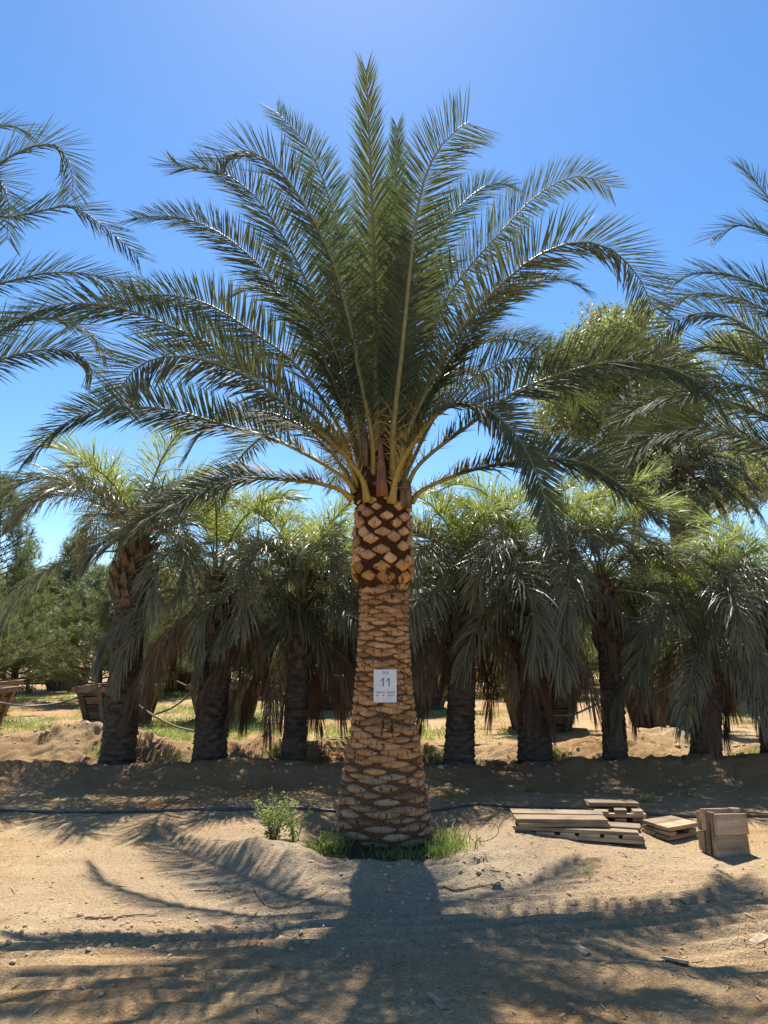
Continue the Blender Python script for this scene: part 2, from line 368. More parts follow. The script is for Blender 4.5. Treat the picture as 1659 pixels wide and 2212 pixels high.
# ------------------------------------------------------------------ ground
PX, PY = 0.0, 7.08                      # the date palm
def gz(x, y):
    x = np.asarray(x, float); y = np.asarray(y, float)
    near = np.clip((16 - np.hypot(x, y - 5)) / 8, 0, 1)
    z = 0.05 * fbm(x * 0.6, y * 0.6, 3) * np.clip(near + 0.3, 0, 1) + 0.018 * fbm(x * 2.3, y * 3.1, 4) * near + 0.006 * fbm(x * 8, y * 10, 3) * near
    # planting basin with an uneven rim
    dx, dy = x - PX, y - PY; r = np.hypot(dx, dy * 1.05); a = np.arctan2(dy, dx)
    hgt = 0.055 + 0.035 * fbm(a * 1.7 + 9, r * 0.7, 3) + 0.05 * np.cos(a + 1.57)
    rim = hgt * np.exp(-((r - 1.28) / np.where(r > 1.28, 0.36, 0.22)) ** 2) * (1 + 0.5 * fbm(x * 5, y * 5, 4))
    z = z + rim - 0.05 * np.exp(-(r / 0.95) ** 4)
    z = z + 0.07 * np.exp(-(((x + 1.06) / 0.18) ** 2 + ((y - 6.28) / 0.28) ** 2)) + 0.03 * np.exp(-(((x + 0.75) / 0.3) ** 2 + ((y - 6.05) / 0.25) ** 2))
    z = z + 0.05 * np.exp(-(((x - 0.75) / 0.16) ** 2 + ((y - 5.75) / 0.12) ** 2)) - 0.09 * np.exp(-(((x - 0.72) / 0.10) ** 2 + ((y - 5.92) / 0.07) ** 2))
    # raked wheel tracks in the foreground
    tr = np.exp(-((y - 4.45 - 0.10 * x - 0.02 * x * x) / 0.75) ** 2)
    z = z + tr * (0.022 * np.sin((y - 0.10 * x - 0.03 * x * x) * 46 + 3 * fbm(x * 0.5, y * 2, 2)) * np.clip(0.5 + fbm(x * 0.8, y * 1.6, 2) * 1.5, 0, 1) + 0.028 * fbm(x * 0.7, y * 5, 4))
    # ridges thrown up along the second row
    w = 0.75 + 0.6 * fbm(x * 0.55 + 40, y * 0.2, 3)
    z = z + 0.24 * w * np.exp(-((y - 9.95 - 0.25 * fbm(x * 0.4, 3.0 + 0 * x, 2)) / 0.42) ** 2)
    w2 = np.clip(0.55 + 1.3 * fbm(x * 0.8 + 11, y * 0.5, 3), 0, 1.4)
    z = z + 0.30 * w2 * np.exp(-((y - 12.15) / 0.5) ** 2)
    row = np.exp(-((y - 11.2) / 1.5) ** 2)
    rr_ = fbm(x * 3.6, y * 3.6, 4); z = z + row * (0.11 * rr_ - 0.10 * np.clip(np.abs(fbm(x * 1.9 + 5, y * 1.9, 3)) * -4 + 0.55, 0, 1) + 0.03 * np.abs(fbm(x * 9, y * 9, 3)))
    z = z + 0.25 * np.exp(-(((x - 4.7) / 1.1) ** 2 + ((y - 12.9) / 0.6) ** 2)) * (1 + 0.5 * fbm(x * 3, y * 3, 3))
    z = z + 0.30 * np.exp(-(((x + 4.7) / 1.0) ** 2 + ((y - 12.0) / 0.6) ** 2)) * (1 + 0.5 * fbm(x * 3, y * 3, 3))
    return z
def grow(a, n, k):
    out = [a[-1]]; d = a[-1] - a[-2]
    for _ in range(n): d *= k; out.append(out[-1] + d)
    return np.concatenate([a, out[1:]])
xs = np.arange(0, 5.2, 0.028); xs = grow(xs, 62, 1.115); xs = np.concatenate([-xs[:0:-1], xs])
yf = np.arange(2.4, 13.6, 0.030); yf = grow(yf, 60, 1.115); yb = grow(np.array([2.4, 2.3]), 24, 1.35)[1:]
ys = np.concatenate([yb[::-1], yf])
X, Y = np.meshgrid(xs, ys); Z = gz(X, Y)
ny, nx = X.shape
ii, jj = np.meshgrid(np.arange(ny - 1), np.arange(nx - 1), indexing='ij'); ii = ii.ravel(); jj = jj.ravel()
gq = np.stack([ii * nx + jj, ii * nx + jj + 1, (ii + 1) * nx + jj + 1, (ii + 1) * nx + jj], 1)
g = obj('ground', mesh('ground', np.stack([X, Y, Z], -1), gq, None, [M['ground']]), kind='structure')
g['label'] = 'sandy tan nursery ground with wheel tracks and a soil basin'

# ------------------------------------------------------------------ leaflets and fronds
def blades(mb, P, D, W, L, w, droop=0.0, secs=(0, .3, .72, 1), prof=(.55, 1, .7, 0), fold=0.35, side=None):
    """thin tapering leaf blades; folded along the midrib, optionally bending under their own weight"""
    n = len(P); W = nrm(W - (W * D).sum(-1, keepdims=True) * D); F = np.cross(D, W)
    L = np.asarray(L, float).reshape(-1, 1); w = np.asarray(w, float).reshape(-1, 1); droop = np.broadcast_to(np.asarray(droop, float).reshape(-1, 1) if np.ndim(droop) else np.full((1, 1), droop), (n, 1))
    G = np.array([0, 0, -1.0])
    rows = []
    cur = P.copy(); tp = 0
    for k, t in enumerate(secs):
        if k:
            tm = (t + tp) / 2
            d = nrm(D + G * droop * (tm * 1.6) ** 1.5)
            cur = cur + d * L * (t - tp); tp = t
        rows.append(cur.copy())
    vs = []; ns = len(secs)
    for k in range(ns - 1):
        h = W * w * 0.5 * prof[k]
        if fold: vs += [rows[k] - h + F * w * 0.5 * fold * prof[k], rows[k], rows[k] + h + F * w * 0.5 * fold * prof[k]]
        else: vs += [rows[k] - h, rows[k] + h]
    vs.append(rows[-1])
    c = 3 if fold else 2; m = (ns - 1) * c + 1
    V = np.stack(vs, 1).reshape(-1, 3)
    base = (np.arange(n) * m)[:, None]
    q = []; t = []
    for k in range(ns - 2):
        for j in range(c - 1):
            a = k * c + j; q.append(base + np.array([a, a + 1, a + 1 + c, a + c]))
    for j in range(c - 1):
        a = (ns - 2) * c + j; t.append(base + np.array([a, a + 1, m - 1]))
    mb.add(V, np.concatenate(q), np.concatenate(t))

def rot_about(v, ax, ang):
    c = np.cos(ang)[:, None]; s = np.sin(ang)[:, None]
    return v * c + np.cross(ax, v) * s + ax * (ax * v).sum(-1, keepdims=True) * (1 - c)

def frond_meshes(ctrl, N0, twist=0, nl=225, Lmax=0.49, t0=0.17, vang=14, fw=(58, 52, 30), r0=0.031, seed=0, lw=0.0175, away=None, tipshrink=0.4, tuft=0.0):
    rg = np.random.default_rng(seed + 500)
    n = 60
    P, length = catmull(ctrl, n)
    T, N = frames(P, N0)
    s = np.linspace(0, 1, n)
    if twist:
        B = np.cross(T, N)
        if away is not None:
            sg = np.sign((B * np.asarray(away)).sum(-1).mean()); B = B * (sg if sg else 1)
        a = RAD(twist) * np.clip((s - 0.05) / 0.4, 0, 1)
        N = nrm(N * np.cos(a)[:, None] + B * np.sin(a)[:, None])
    # rachis: wide flat petiole base running out to a thread
    rad = r0 * (1.0 - s) ** 0.8 + 0.0035 + r0 * 0.9 * np.clip(1 - s / 0.07, 0, 1) ** 1.3
    mbR = MB(); k = np.unique(np.concatenate([np.arange(0, 12), np.arange(12, n, 3), [n - 1]]))
    V, Q, Tt = tube_data(P[k], rad[k], 7, N[0], 0.62); mbR.add(V, Q, Tt)
    mbL = MB(); mbS = MB()
    S = np.cross(T, N)
    def at(A, t): return np.stack([np.interp(t, s, A[:, i]) for i in range(3)], 1)
    for sd in (-1, 1):
        t = np.linspace(t0, 0.995, nl) + rg.normal(0, 0.002, nl); t = np.clip(t, 0, 1)
        p, tt, nn, ss = at(P, t), nrm(at(T, t)), nrm(at(N, t)), nrm(at(S, t))
        f = RAD(1) * np.interp(t, [t0, 0.55, 1], fw); f = f + rg.normal(0, 0.07, nl)
        va = RAD(vang) * np.interp(t, [0, 0.4, 1], [2.2, 1.0, 0.8]) + RAD(7) * rg.normal(0, 1, nl) * np.interp(t, [0, 0.5, 1], [2.2, 1, 1]) + RAD(6) * (np.arange(nl) % 3 - 1)
        O = np.cos(va)[:, None] * sd * ss + np.sin(va)[:, None] * nn
        D = nrm(np.cos(f)[:, None] * tt + np.sin(f)[:, None] * O)
        W = tt - (tt * D).sum(-1, keepdims=True) * D; W = nrm(W)
        W = rot_about(W, D, rg.normal(0.2 * sd, 0.25, nl))
        u = np.clip((t - t0) / 0.22, 0, 1)
        L = Lmax * (0.5 + 0.5 * u) * (1 - tipshrink * np.clip((t - 0.55) / 0.45, 0, 1) ** 2.2) * rg.normal(1, 0.06, nl)
        w = lw * (0.75 + 0.25 * u) * (1 - 0.45 * np.clip((t - 0.6) / 0.4, 0, 1)) * rg.normal(1, 0.1, nl)
        blades(mbL, p, D, W, L, w, np.abs(rg.normal(0.07, 0.09, nl)))
        # stiff spines on the petiole
        ns = 26
        t = np.sort(rg.uniform(0.035, t0 + 0.03, ns))
        p, tt, nn, ss = at(P, t), nrm(at(T, t)), nrm(at(N, t)), nrm(at(S, t))
        f = rg.normal(0.85, 0.3, ns); va = rg.normal(0.5, 0.55, ns)
        O = np.cos(va)[:, None] * sd * ss + np.sin(va)[:, None] * nn
        D = nrm(np.cos(f)[:, None] * tt + np.sin(f)[:, None] * O)
        blades(mbS, p, D, tt, (0.06 + 0.26 * (t / (t0 + 0.03)) ** 1.3) * rg.uniform(0.7, 1.2, ns), np.full(ns, 0.009), 0, (0, .5, 1), (1, .8, 0), 0.5)
    return mbR, mbL, mbS, length

def add_frond(root, origin, ctrl, mleaf, **kw):
    mbR, mbL, mbS, ln = frond_meshes(np.asarray(ctrl) - origin, **kw)
    f = obj('frond', mbR.build('frond', M['rachis']), root)
    obj('leaflets', mbL.build('leaflets', mleaf), f, kind='stuff')
    obj('spines', mbS.build('spines', M['spine']), f, kind='stuff')
    return f

# ------------------------------------------------------------------ the date palm with the number sheet
prof = [(1062, 758), (1085, 768), (1110, 765), (1180, 759), (1222, 757), (1248, 761), (1262, 766), (1270, 774), (1330, 773), (1400, 770), (1450, 767), (1500, 762), (1560, 755), (1620, 745), (1660, 738), (1700, 731), (1740, 726), (1790, 720), (1835, 718)]
right = [(1062, 880), (1085, 888), (1110, 890), (1180, 893), (1222, 897), (1248, 894), (1262, 889), (1270, 884), (1330, 885), (1400, 888), (1450, 891), (1500, 895), (1560, 903), (1620, 912), (1660, 918), (1700, 925), (1740, 931), (1790, 938), (1835, 941)]
pz, pr, pcx = [], [], []
for (v, l), (_, rr) in zip(prof, right):
    a = unproj(l, v, PY); b = unproj(rr, v, PY)
    pz.append(a[2]); pr.append((b[0] - a[0]) / 2); pcx.append((a[0] + b[0]) / 2)
pz = np.array(pz)[::-1]; pr = np.array(pr)[::-1] * 0.985; pcx = np.array(pcx)[::-1]
ZTOP = pz[-1]; ZNECK = np.interp(1268, [p[0] for p in prof], pz[::-1])
R_of = lambda z: np.interp(z, pz, pr)
C_of = lambda z: np.interp(z, pz, pcx)
palm = empty('date_palm', (PX, PY, 0), 'tall date palm with pineapple-cut trunk top and numbered sheet, centre of the yard', 'palm tree')
zz = np.concatenate([np.linspace(-0.25, ZTOP, 150)]); aa = np.linspace(0, 2 * np.pi, 72, endpoint=False)
ZZ, AA = np.meshgrid(zz, aa, indexing='ij')
RR = R_of(ZZ) - 0.030 + 0.010 * fbm(AA * 6 + 3, ZZ * 14, 3) + 0.004 * np.sin(AA * 60)
RR[-1] *= 0.4; RR[-2] *= 0.9
tv = np.stack([C_of(ZZ) + RR * np.cos(AA), RR * np.sin(AA), ZZ], -1).reshape(-1, 3)
i, j = np.meshgrid(np.arange(149), np.arange(72), indexing='ij'); i = i.ravel(); j = j.ravel(); j2 = (j + 1) % 72
trunk_q = np.stack([i * 72 + j, i * 72 + j2, (i + 1) * 72 + j2, (i + 1) * 72 + j], 1)
obj('trunk', mesh('trunk', tv, trunk_q, None, [M['bark'], M['fiber']], True, (np.repeat(zz[:149], 72) > ZNECK - 0.03).astype(int)), palm)

def scar_patch(zc, ac, hw, hh, proud, kind, rg):
    """pad of a cut leaf base following the trunk: hw, hh half width and height in metres"""
    nu, nv = (11, 5)
    U = np.linspace(-1, 1, nu); V_ = np.linspace(-1, 1, nv)
    top = rg.uniform(0.8, 1.15); skew = rg.normal(0, 0.12)
    pts = []
    jit = rg.normal(0, 0.115, nu)
    for b in V_:
        for iu, a in enumerate(U):
            if kind == 'lens':
                e = max(0.03, (1 - abs(a) ** 1.9)); yy = b * hh * e * (top if b > 0 else 1) + hh * 0.12 * (jit[iu] * 3 if b > 0 else jit[iu]); xx = a * hw
            elif kind == 'peak':
                e = max(0.03, (1 - abs(a) ** 1.35)); lowe = max(0.03, (1 - abs(a) ** 2.2))
                yy = (b * hh * e * 1.25 * top if b > 0 else b * hh * lowe * 0.75) + hh * 0.2 * (jit[iu] * 3 if b > 0 else jit[iu]); xx = a * hw
                yy += hh * 0.3 * a * a
            else:
                e = max(0.05, (1 - abs(a) ** 1.15)); yy = b * hh * e * (1.0 if b > 0 else 1.1) + hh * 0.1 * jit[iu]; xx = a * hw
            xx += skew * yy
            if kind == 'diamond': lift = proud * (1 - max(abs(a), abs(b)) ** 6) - 0.03 * (max(abs(a), abs(b)) ** 6) + 0.02 * b * (1 - abs(a))
            else:
                edge = max(abs(a) ** 5, abs(b) ** 4)
                lift = proud * (0.75 + 0.4 * b) * (1 - edge) - 0.034 * edge + rg.normal(0, 0.0012)
            z = zc + yy; r = R_of(z) + lift - (0.022 if kind != 'diamond' else 0.03)
            if kind == 'diamond': r = R_of(zc) * 0.6 + R_of(z) * 0.4 + lift - 0.03
            an = ac + xx / R_of(zc)
            pts.append([C_of(z) + r * math.cos(an), r * math.sin(an), z])
    i, j = np.meshgrid(np.arange(nv - 1), np.arange(nu - 1), indexing='ij'); i = i.ravel(); j = j.ravel()
    q = np.stack([i * nu + j, i * nu + j + 1, (i + 1) * nu + j + 1, (i + 1) * nu + j], 1)
    return np.array(pts), q
rg = np.random.default_rng(4)
back = {'scar': MB(), 'boot': MB()}
nfront = 0
z = 0.0; row = 0
while z < ZNECK - 0.02:
    f = np.clip(z / ZNECK, 0, 1); step = 0.058 - 0.016 * min(1, f * 1.7)
    M_ = 7
    for k in range(M_):
        ac = 2 * np.pi * (k + 0.5 * (row % 2)) / M_ + row * 0.045 + rg.normal(0, 0.035)
        zc = z + rg.normal(0, 0.008)
        pitch = 2 * np.pi * R_of(zc) / M_
        lowp = f < 0.30
        kind = 'lens' if f < 0.36 + rg.normal(0, 0.04) else 'peak'
        hw = pitch * (0.46 if lowp else 0.57) * rg.uniform(0.82, 1.12); hh = step * (0.74 if lowp else 0.92) * rg.uniform(0.78, 1.18)
        V, q = scar_patch(zc, ac, hw, hh, 0.028 if lowp else 0.026, kind, rg)
        d = abs((ac + np.pi / 2 + np.pi) % (2 * np.pi) - np.pi)
        if d < 1.75:
            obj('leaf_scar', mesh('leaf_scar', V, q, None, [M['scar_low' if f < 0.2 + rg.normal(0, 0.03) else 'scar']]), palm); nfront += 1
        else: back['scar'].add(V, q)
    z += step; row += 1
row = 0; z = ZNECK + 0.085
while z < ZTOP - 0.10:
    M_ = 8; f = (z - ZNECK) / (ZTOP - ZNECK)
    for k in range(M_):
        ac = 2 * np.pi * (k + 0.5 * (row % 2)) / M_ + row * 0.05 + rg.normal(0, 0.055) + 0.2
        zc = z + rg.normal(0, 0.013); pitch = 2 * np.pi * R_of(zc) / M_
        sc = 1.1 if f < 0.22 else (0.95 if f < 0.7 else 0.8)
        V, q = scar_patch(zc, ac, pitch * 0.44 * sc * rg.uniform(0.72, 1.18), 0.074 * sc * rg.uniform(0.78, 1.2), 0.035, 'diamond', rg)
        d = abs((ac + np.pi / 2 + np.pi) % (2 * np.pi) - np.pi)
        if d < 1.75:
            obj('cut_leaf_base', mesh('cut_leaf_base', V, q, None, [M['boot_low' if f < 0.25 else 'boot']]), palm); nfront += 1
        else: back['boot'].add(V, q)
    z += 0.088 if f < 0.3 else 0.082; row += 1
obj('rear_leaf_scars', back['scar'].build('rear_leaf_scars', M['scar']), palm, kind='stuff')
obj('rear_cut_leaf_bases', back['boot'].build('rear_cut_leaf_bases', M['boot']), palm, kind='stuff')

# shaggy fibre: matted strands round the cut bases and the bud
def strands(n, zlo, zhi, rfun, rg, lmin, lmax, w):
    mb = MB()
    z = rg.uniform(zlo, zhi, n); a = rg.uniform(0, 2 * np.pi, n); r = rfun(z)
    P = np.stack([C_of(z) + r * np.cos(a), r * np.sin(a), z], 1)
    tang = np.stack([-np.sin(a), np.cos(a), 0 * a], 1); up = np.array([0, 0, 1.0]); rad = np.stack([np.cos(a), np.sin(a), 0 * a], 1)
    th = rg.uniform(-0.9, 0.9, n) + np.where(rg.random(n) < .5, 0, np.pi)
    D = nrm(np.cos(th)[:, None] * tang + np.sin(th)[:, None] * up * 0.8 + rad * rg.uniform(-0.1, 0.45, n)[:, None])
    blades(mb, P, D, rad, rg.uniform(lmin, lmax, n), np.full(n, w), 0.2, (0, .5, 1), (1, .8, 0), 0)
    return mb
mb = strands(1500, ZNECK - 0.05, ZTOP + 0.02, lambda z: R_of(z) - 0.028, rg, 0.04, 0.12, 0.004)
mb2 = strands(1500, 0.02, ZNECK, lambda z: R_of(z) - 0.012, rg, 0.02, 0.07, 0.003)
obj('bark_fibres', mb2.build('bark_fibres', M['bark']), palm, kind='stuff')
obj('fibre_mat', mb.build('fibre_mat', M['fiber']), palm, kind='stuff')
# bud: matted core the fronds rise from
hs = np.linspace(ZTOP - 0.12, ZTOP + 0.62, 14); rs = np.interp(hs, [ZTOP - 0.12, ZTOP + 0.05, ZTOP + 0.3, ZTOP + 0.62], [0.26, 0.24, 0.15, 0.05])
V, Q, T_ = tube_data(np.stack([C_of(ZTOP) + 0 * hs, 0 * hs, hs], 1), rs, 20, (1, 0, 0))
V += rg.normal(0, 0.008, V.shape)
obj('bud', mesh('bud', V, Q, T_, [M['fiber']]), palm)
# russet flower sheath standing in front of the bud
sp_pts = np.array([unproj(826, 1072, PY - 0.30), unproj(824, 1035, PY - 0.30), unproj(823, 1000, PY - 0.28), unproj(822, 970, PY - 0.26), unproj(820, 935, PY - 0.24)]) - np.array([PX, PY, 0])
V, Q, T_ = tube_data(sp_pts, [0.065, 0.05, 0.036, 0.027, 0.006], 9, (0, -1, 0), 0.55)
sh = obj('flower_sheath', mesh('flower_sheath', V, Q, T_, [M['sheath']]), palm)
# short cut petiole stubs
for (u, v, h, w) in ((880, 1075, 0.16, 0.045), (788, 985, 0.2, 0.035), (868, 1070, 0.12, 0.03), (812, 1062, 0.1, 0.03)):
    b0 = unproj(u, v, PY - 0.22) - np.array([PX, PY, 0])
    P = np.array([b0 - [0, 0, 0.1], b0 + [0, 0, h * 0.5], b0 + [rg.normal(0, 0.02), -0.02, h]])
    V, Q, T_ = tube_data(P, [w, w * 0.95, w * 0.85], 6, (0, -1, 0), 0.5)
    obj('petiole_stub', mesh('petiole_stub', V, Q, T_, [M['butia_base']]), palm)

def traced(pts, tipdy, basedy=0.0, y0=PY, pw=1.25):
    P2 = np.array(pts, float); s = np.concatenate([[0], np.cumsum(np.linalg.norm(np.diff(P2, axis=0), axis=1))]); s /= s[-1]
    return np.array([unproj(u, v, y0 + basedy + (tipdy - basedy) * t ** pw) for (u, v), t in zip(P2, s)])
OR = np.array([PX, PY, 0.0])
F = [  # pixel path of the midrib, depth of the tip, depth of the base, twist, options
 ([(818, 1050), (812, 800), (806, 520), (799, 320), (791, 150)], -0.5, -0.05, 0, dict(fw=(42, 33, 18), Lmax=0.46, young=1)),
 ([(848, 1050), (854, 800), (853, 520), (858, 272)], 0.9, 0.1, 0, dict(fw=(42, 33, 18), Lmax=0.40, young=1)),
 ([(848, 1062), (850, 930), (868, 760), (884, 600), (898, 480), (918, 385), (950, 318), (985, 282), (1012, 262)], -0.9, -0.15, 0, dict(fw=(45, 50, 55), tipshrink=0.2, N0=(0, 1, 0.1))),
 ([(798, 1050), (772, 800), (742, 560), (705, 410), (660, 310), (598, 243)], 1.0, 0.1, 35, dict(young=1)),
 ([(806, 1062), (804, 955), (786, 850), (752, 690), (716, 560), (666, 458), (620, 388), (580, 348), (540, 328), (500, 332), (462, 352)], -1.2, -0.15, 62, dict(fw=(60, 62, 45), Lmax=0.53)),
 ([(792, 1058), (765, 880), (708, 720), (650, 583), (600, 493), (555, 428), (515, 393), (470, 368), (430, 360), (398, 364), (370, 352)], 0.3, 0.0, 50, dict()),
 ([(790, 1058), (730, 850), (650, 673), (595, 613), (540, 553), (490, 513), (440, 485), (390, 470), (345, 466), (290, 470)], 0.9, 0.05, 52, dict()),
 ([(782, 1060), (720, 900), (625, 773), (575, 738), (525, 703), (480, 673), (430, 650), (370, 638), (300, 640), (215, 665), (150, 700)], 0.8, 0.0, 55, dict()),
 ([(780, 1066), (704, 905), (600, 830), (500, 768), (410, 723), (330, 688), (280, 670), (215, 658), (155, 655), (100, 665), (40, 690), (-20, 725)], -0.5, -0.05, 55, dict(Lmax=0.5)),
 ([(794, 1085), (785, 1042), (766, 1010), (717, 953), (648, 900), (550, 823), (500, 798), (450, 780), (400, 770), (360, 770), (320, 780), (285, 803), (264, 836), (258, 880)], -1.5, -0.25, 60, dict(Lmax=0.48, fw=(58, 60, 40))),
 ([(766, 1066), (757, 1046), (728, 1021), (648, 975), (575, 943), (500, 923), (450, 908), (390, 890), (320, 880), (250, 880), (200, 888), (150, 908), (100, 948), (50, 998)], 0.2, -0.1, 50, dict()),
 ([(762, 1080), (738, 1060), (693, 1045), (615, 1036), (547, 1033), (501, 1036), (456, 1050), (387, 1082), (319, 1118), (272, 1160)], -0.7, -0.1, 38, dict(Lmax=0.38)),
 ([(858, 1056), (900, 820), (964, 648), (1030, 558), (1090, 493), (1130, 448), (1180, 408), (1220, 388), (1255, 380), (1290, 388), (1318, 405)], 1.0, 0.1, 50, dict()),
 ([(850, 1050), (880, 760), (920, 558), (960, 483), (995, 443), (1030, 413), (1065, 395), (1108, 402)], 1.7, 0.15, 45, dict(young=1)),
 ([(852, 1068), (872, 960), (920, 845), (980, 733), (1040, 658), (1080, 618), (1130, 573), (1180, 543), (1230, 525), (1270, 523), (1310, 533), (1345, 558), (1375, 593), (1398, 632), (1412, 675)], -0.8, -0.1, 62, dict(Lmax=0.53, fw=(58, 60, 40))),
 ([(860, 1060), (930, 860), (1010, 720), (1090, 640), (1170, 605), (1225, 605), (1268, 630)], 1.0, 0.1, 40, dict(Lmax=0.36)),
 ([(872, 1064), (899, 1012), (933, 978), (978, 944), (1026, 909), (1110, 848), (1155, 828), (1210, 808), (1260, 793), (1310, 783), (1380, 783), (1445, 795), (1495, 818), (1540, 853), (1575, 895)], -0.3, 0.0, 56, dict(Lmax=0.54)),
 ([(862, 1056), (940, 900), (1000, 830), (1055, 798), (1090, 780), (1130, 773), (1170, 776), (1205, 793), (1230, 823), (1252, 872)], 1.6, 0.1, 48, dict()),
 ([(846, 1088), (858, 1023), (876, 985), (905, 940), (932, 905), (960, 883), (995, 870), (1030, 873), (1065, 893), (1100, 923), (1130, 963), (1150, 1003), (1164, 1040), (1178, 1085), (1196, 1165)], -1.5, -0.27, 58, dict(Lmax=0.36, fw=(56, 46, 22), nl=235, tipshrink=0.3)),
 ([(889, 1085), (905, 1064), (949, 1041), (1017, 1016), (1076, 1003), (1130, 992), (1190, 988), (1240, 995), (1280, 1008), (1320, 1033), (1380, 1080), (1437, 1130)], 0.4, -0.1, 48, dict(Lmax=0.42)),
 ([(788, 1056), (745, 860), (700, 740), (640, 660), (560, 620), (500, 640)], 1.4, 0.1, 30, dict()),
 ([(775, 1062), (700, 960), (610, 900), (520, 890), (440, 930), (400, 990)], 1.5, 0.1, 40, dict(Lmax=0.38)),
 ([(800, 1055), (770, 880), (700, 780), (600, 740), (520, 780), (470, 850)], -1.9, -0.2, 45, dict(Lmax=0.46)) if False else
 ([(812, 1050), (800, 850), (770, 660), (725, 520), (690, 470)], 1.9, 0.15, 20, dict(young=1)),
 ([(836, 1046), (836, 820), (842, 620), (850, 470), (880, 400)], 1.6, 0.15, 10, dict(young=1)),
 ([(828, 1046), (822, 830), (815, 600), (825, 430)], 2.0, 0.15, 0, dict(young=1)),
 ([(842, 1050), (868, 850), (900, 690), (935, 600), (985, 560)], 2.1, 0.15, 20, dict(young=1)),
 ([(806, 1052), (780, 900), (720, 800), (665, 760), (610, 790)], 2.2, 0.15, 20, dict()),
 ([(852, 1054), (880, 920), (930, 840), (990, 800), (1050, 830)], 2.3, 0.15, 20, dict()),
]
for k, (pts, td, bd, tw, op) in enumerate(F):
    op = dict(op); young = op.pop('young', 0); n_over = op.pop('N0', None)
    C3 = traced(pts, td, bd)
    rad = C3[-1] - C3[0]; rad[2] = 0
    if abs(rad[0]) < 0.35: rad[0] = 0
    N0 = -rad / max(np.linalg.norm(rad), 1e-6) + np.array([0, 0, 0.15])
    if n_over: N0 = np.array(n_over)
    add_frond(palm, OR, C3, M['date_leaf_young'] if young else M['date_leaf'], N0=N0, twist=tw * (1.0 if k in (12, 17) else 1.22), away=(0, 1, 0) if k in (12, 17) else (0, -1, 0), seed=k, **op)
# fronds on the far side of the crown
for k in range(4):
    az = RAD(np.linspace(40, 140, 4)[k] + rg.normal(0, 5)); e0 = RAD(rg.uniform(38, 72)); L = rg.uniform(3.2, 3.9); bend = RAD(rg.uniform(70, 105))
    s = np.linspace(0, 1, 9); e = e0 + 0.12 - bend * s ** 1.6
    h = np.concatenate([[0], np.cumsum(np.cos(e[1:]) * L / 8)]); v = np.concatenate([[0], np.cumsum(np.sin(e[1:]) * L / 8)])
    C3 = np.stack([PX + (0.16 + h) * math.cos(az), PY + (0.16 + h) * math.sin(az), ZTOP + 0.02 + v], 1)
    add_frond(palm, OR, C3, M['date_leaf'], N0=(-math.cos(az), -math.sin(az), 0.1), twist=rg.uniform(-30, 30), seed=60 + k)

# ------------------------------------------------------------------ number sheet stapled to the trunk
def text_mesh(body, size, loc, parent, matl, wscale=1.0):
    cu = bpy.data.curves.new('lettering', 'FONT'); cu.body = body; cu.size = size; cu.align_x = 'CENTER'; cu.align_y = 'CENTER'
    cu.extrude = 0.0002; cu.offset = size * 0.012
    t = bpy.data.objects.new('tmp', cu); COL.objects.link(t)
    bpy.context.view_layer.update()
    me = bpy.data.meshes.new_from_object(t.evaluated_get(bpy.context.evaluated_depsgraph_get()))
    bpy.data.objects.remove(t); me.materials.clear(); me.materials.append(matl)
    V = np.zeros(len(me.vertices) * 3); me.vertices.foreach_get('co', V); V = V.reshape(-1, 3)
    x = V[:, 0] * wscale + loc[0]; y = V[:, 1] + loc[1]
    out = np.stack([x, -paper_bulge(x, y) - 0.0012 - V[:, 2], y], 1)
    me.vertices.foreach_set('co', out.ravel()); me.update()
    return obj('lettering', me, parent)
def paper_bulge(x, y): return 0.012 * (1 - (x / 0.104) ** 2) + 0.002 * np.sin(x * 60 + y * 25) + 0.0015 * np.sin(x * 140)
sg_c = unproj(832, 1481.5, PY - 0.315)
m, nt, b = mat('paper'); tc = nt.nodes.new('ShaderNodeTexCoord'); n = noise(nt, tc.outputs['Object'], 18, 3)
r = ramp(nt, [(0.3, (0.66, 0.66, 0.68)), (0.7, (0.76, 0.76, 0.78))]); nt.links.new(n.outputs[0], r.inputs[0]); nt.links.new(r.outputs[0], b.inputs['Base Color'])
b.inputs['Roughness'].default_value = 0.35; bump(nt, n.outputs[0], b, 0.2, 0.01); M['paper'] = m
m, nt, b = mat('ink'); tc = nt.nodes.new('ShaderNodeTexCoord'); n = noise(nt, tc.outputs['Object'], 60, 2)
r = ramp(nt, [(0.3, (0.012, 0.012, 0.02)), (0.7, (0.025, 0.025, 0.035))]); nt.links.new(n.outputs[0], r.inputs[0]); nt.links.new(r.outputs[0], b.inputs['Base Color'])
b.inputs['Roughness'].default_value = 0.4; M['ink'] = m
M['staple'] = simple('staple', (0.4, 0.4, 0.42), (0.5, 0.5, 0.52), 10, 0.35)
sheet = empty('number_sheet', tuple(sg_c), 'white laminated paper sheet reading 11 stapled to the date palm trunk', 'sign')
SW, SH = 0.210, 0.292
gx = np.linspace(-SW / 2, SW / 2, 17); gy = np.linspace(-SH / 2, SH / 2, 17); GX, GY = np.meshgrid(gx, gy)
top_ = np.stack([GX, -paper_bulge(GX, GY), GY], -1).reshape(-1, 3); bot = top_ + [0, 0.0012, 0]
i, j = np.meshgrid(np.arange(16), np.arange(16), indexing='ij'); i = i.ravel(); j = j.ravel()
q = np.stack([i * 17 + j, i * 17 + j + 1, (i + 1) * 17 + j + 1, (i + 1) * 17 + j], 1)
obj('paper', mesh('paper', np.concatenate([top_, bot]), np.concatenate([q, q[:, ::-1] + 289]), None, [M['paper']]), sheet)
text_mesh('5115', 0.034, (0.003, 0.117), sheet, M['ink'], 0.85)
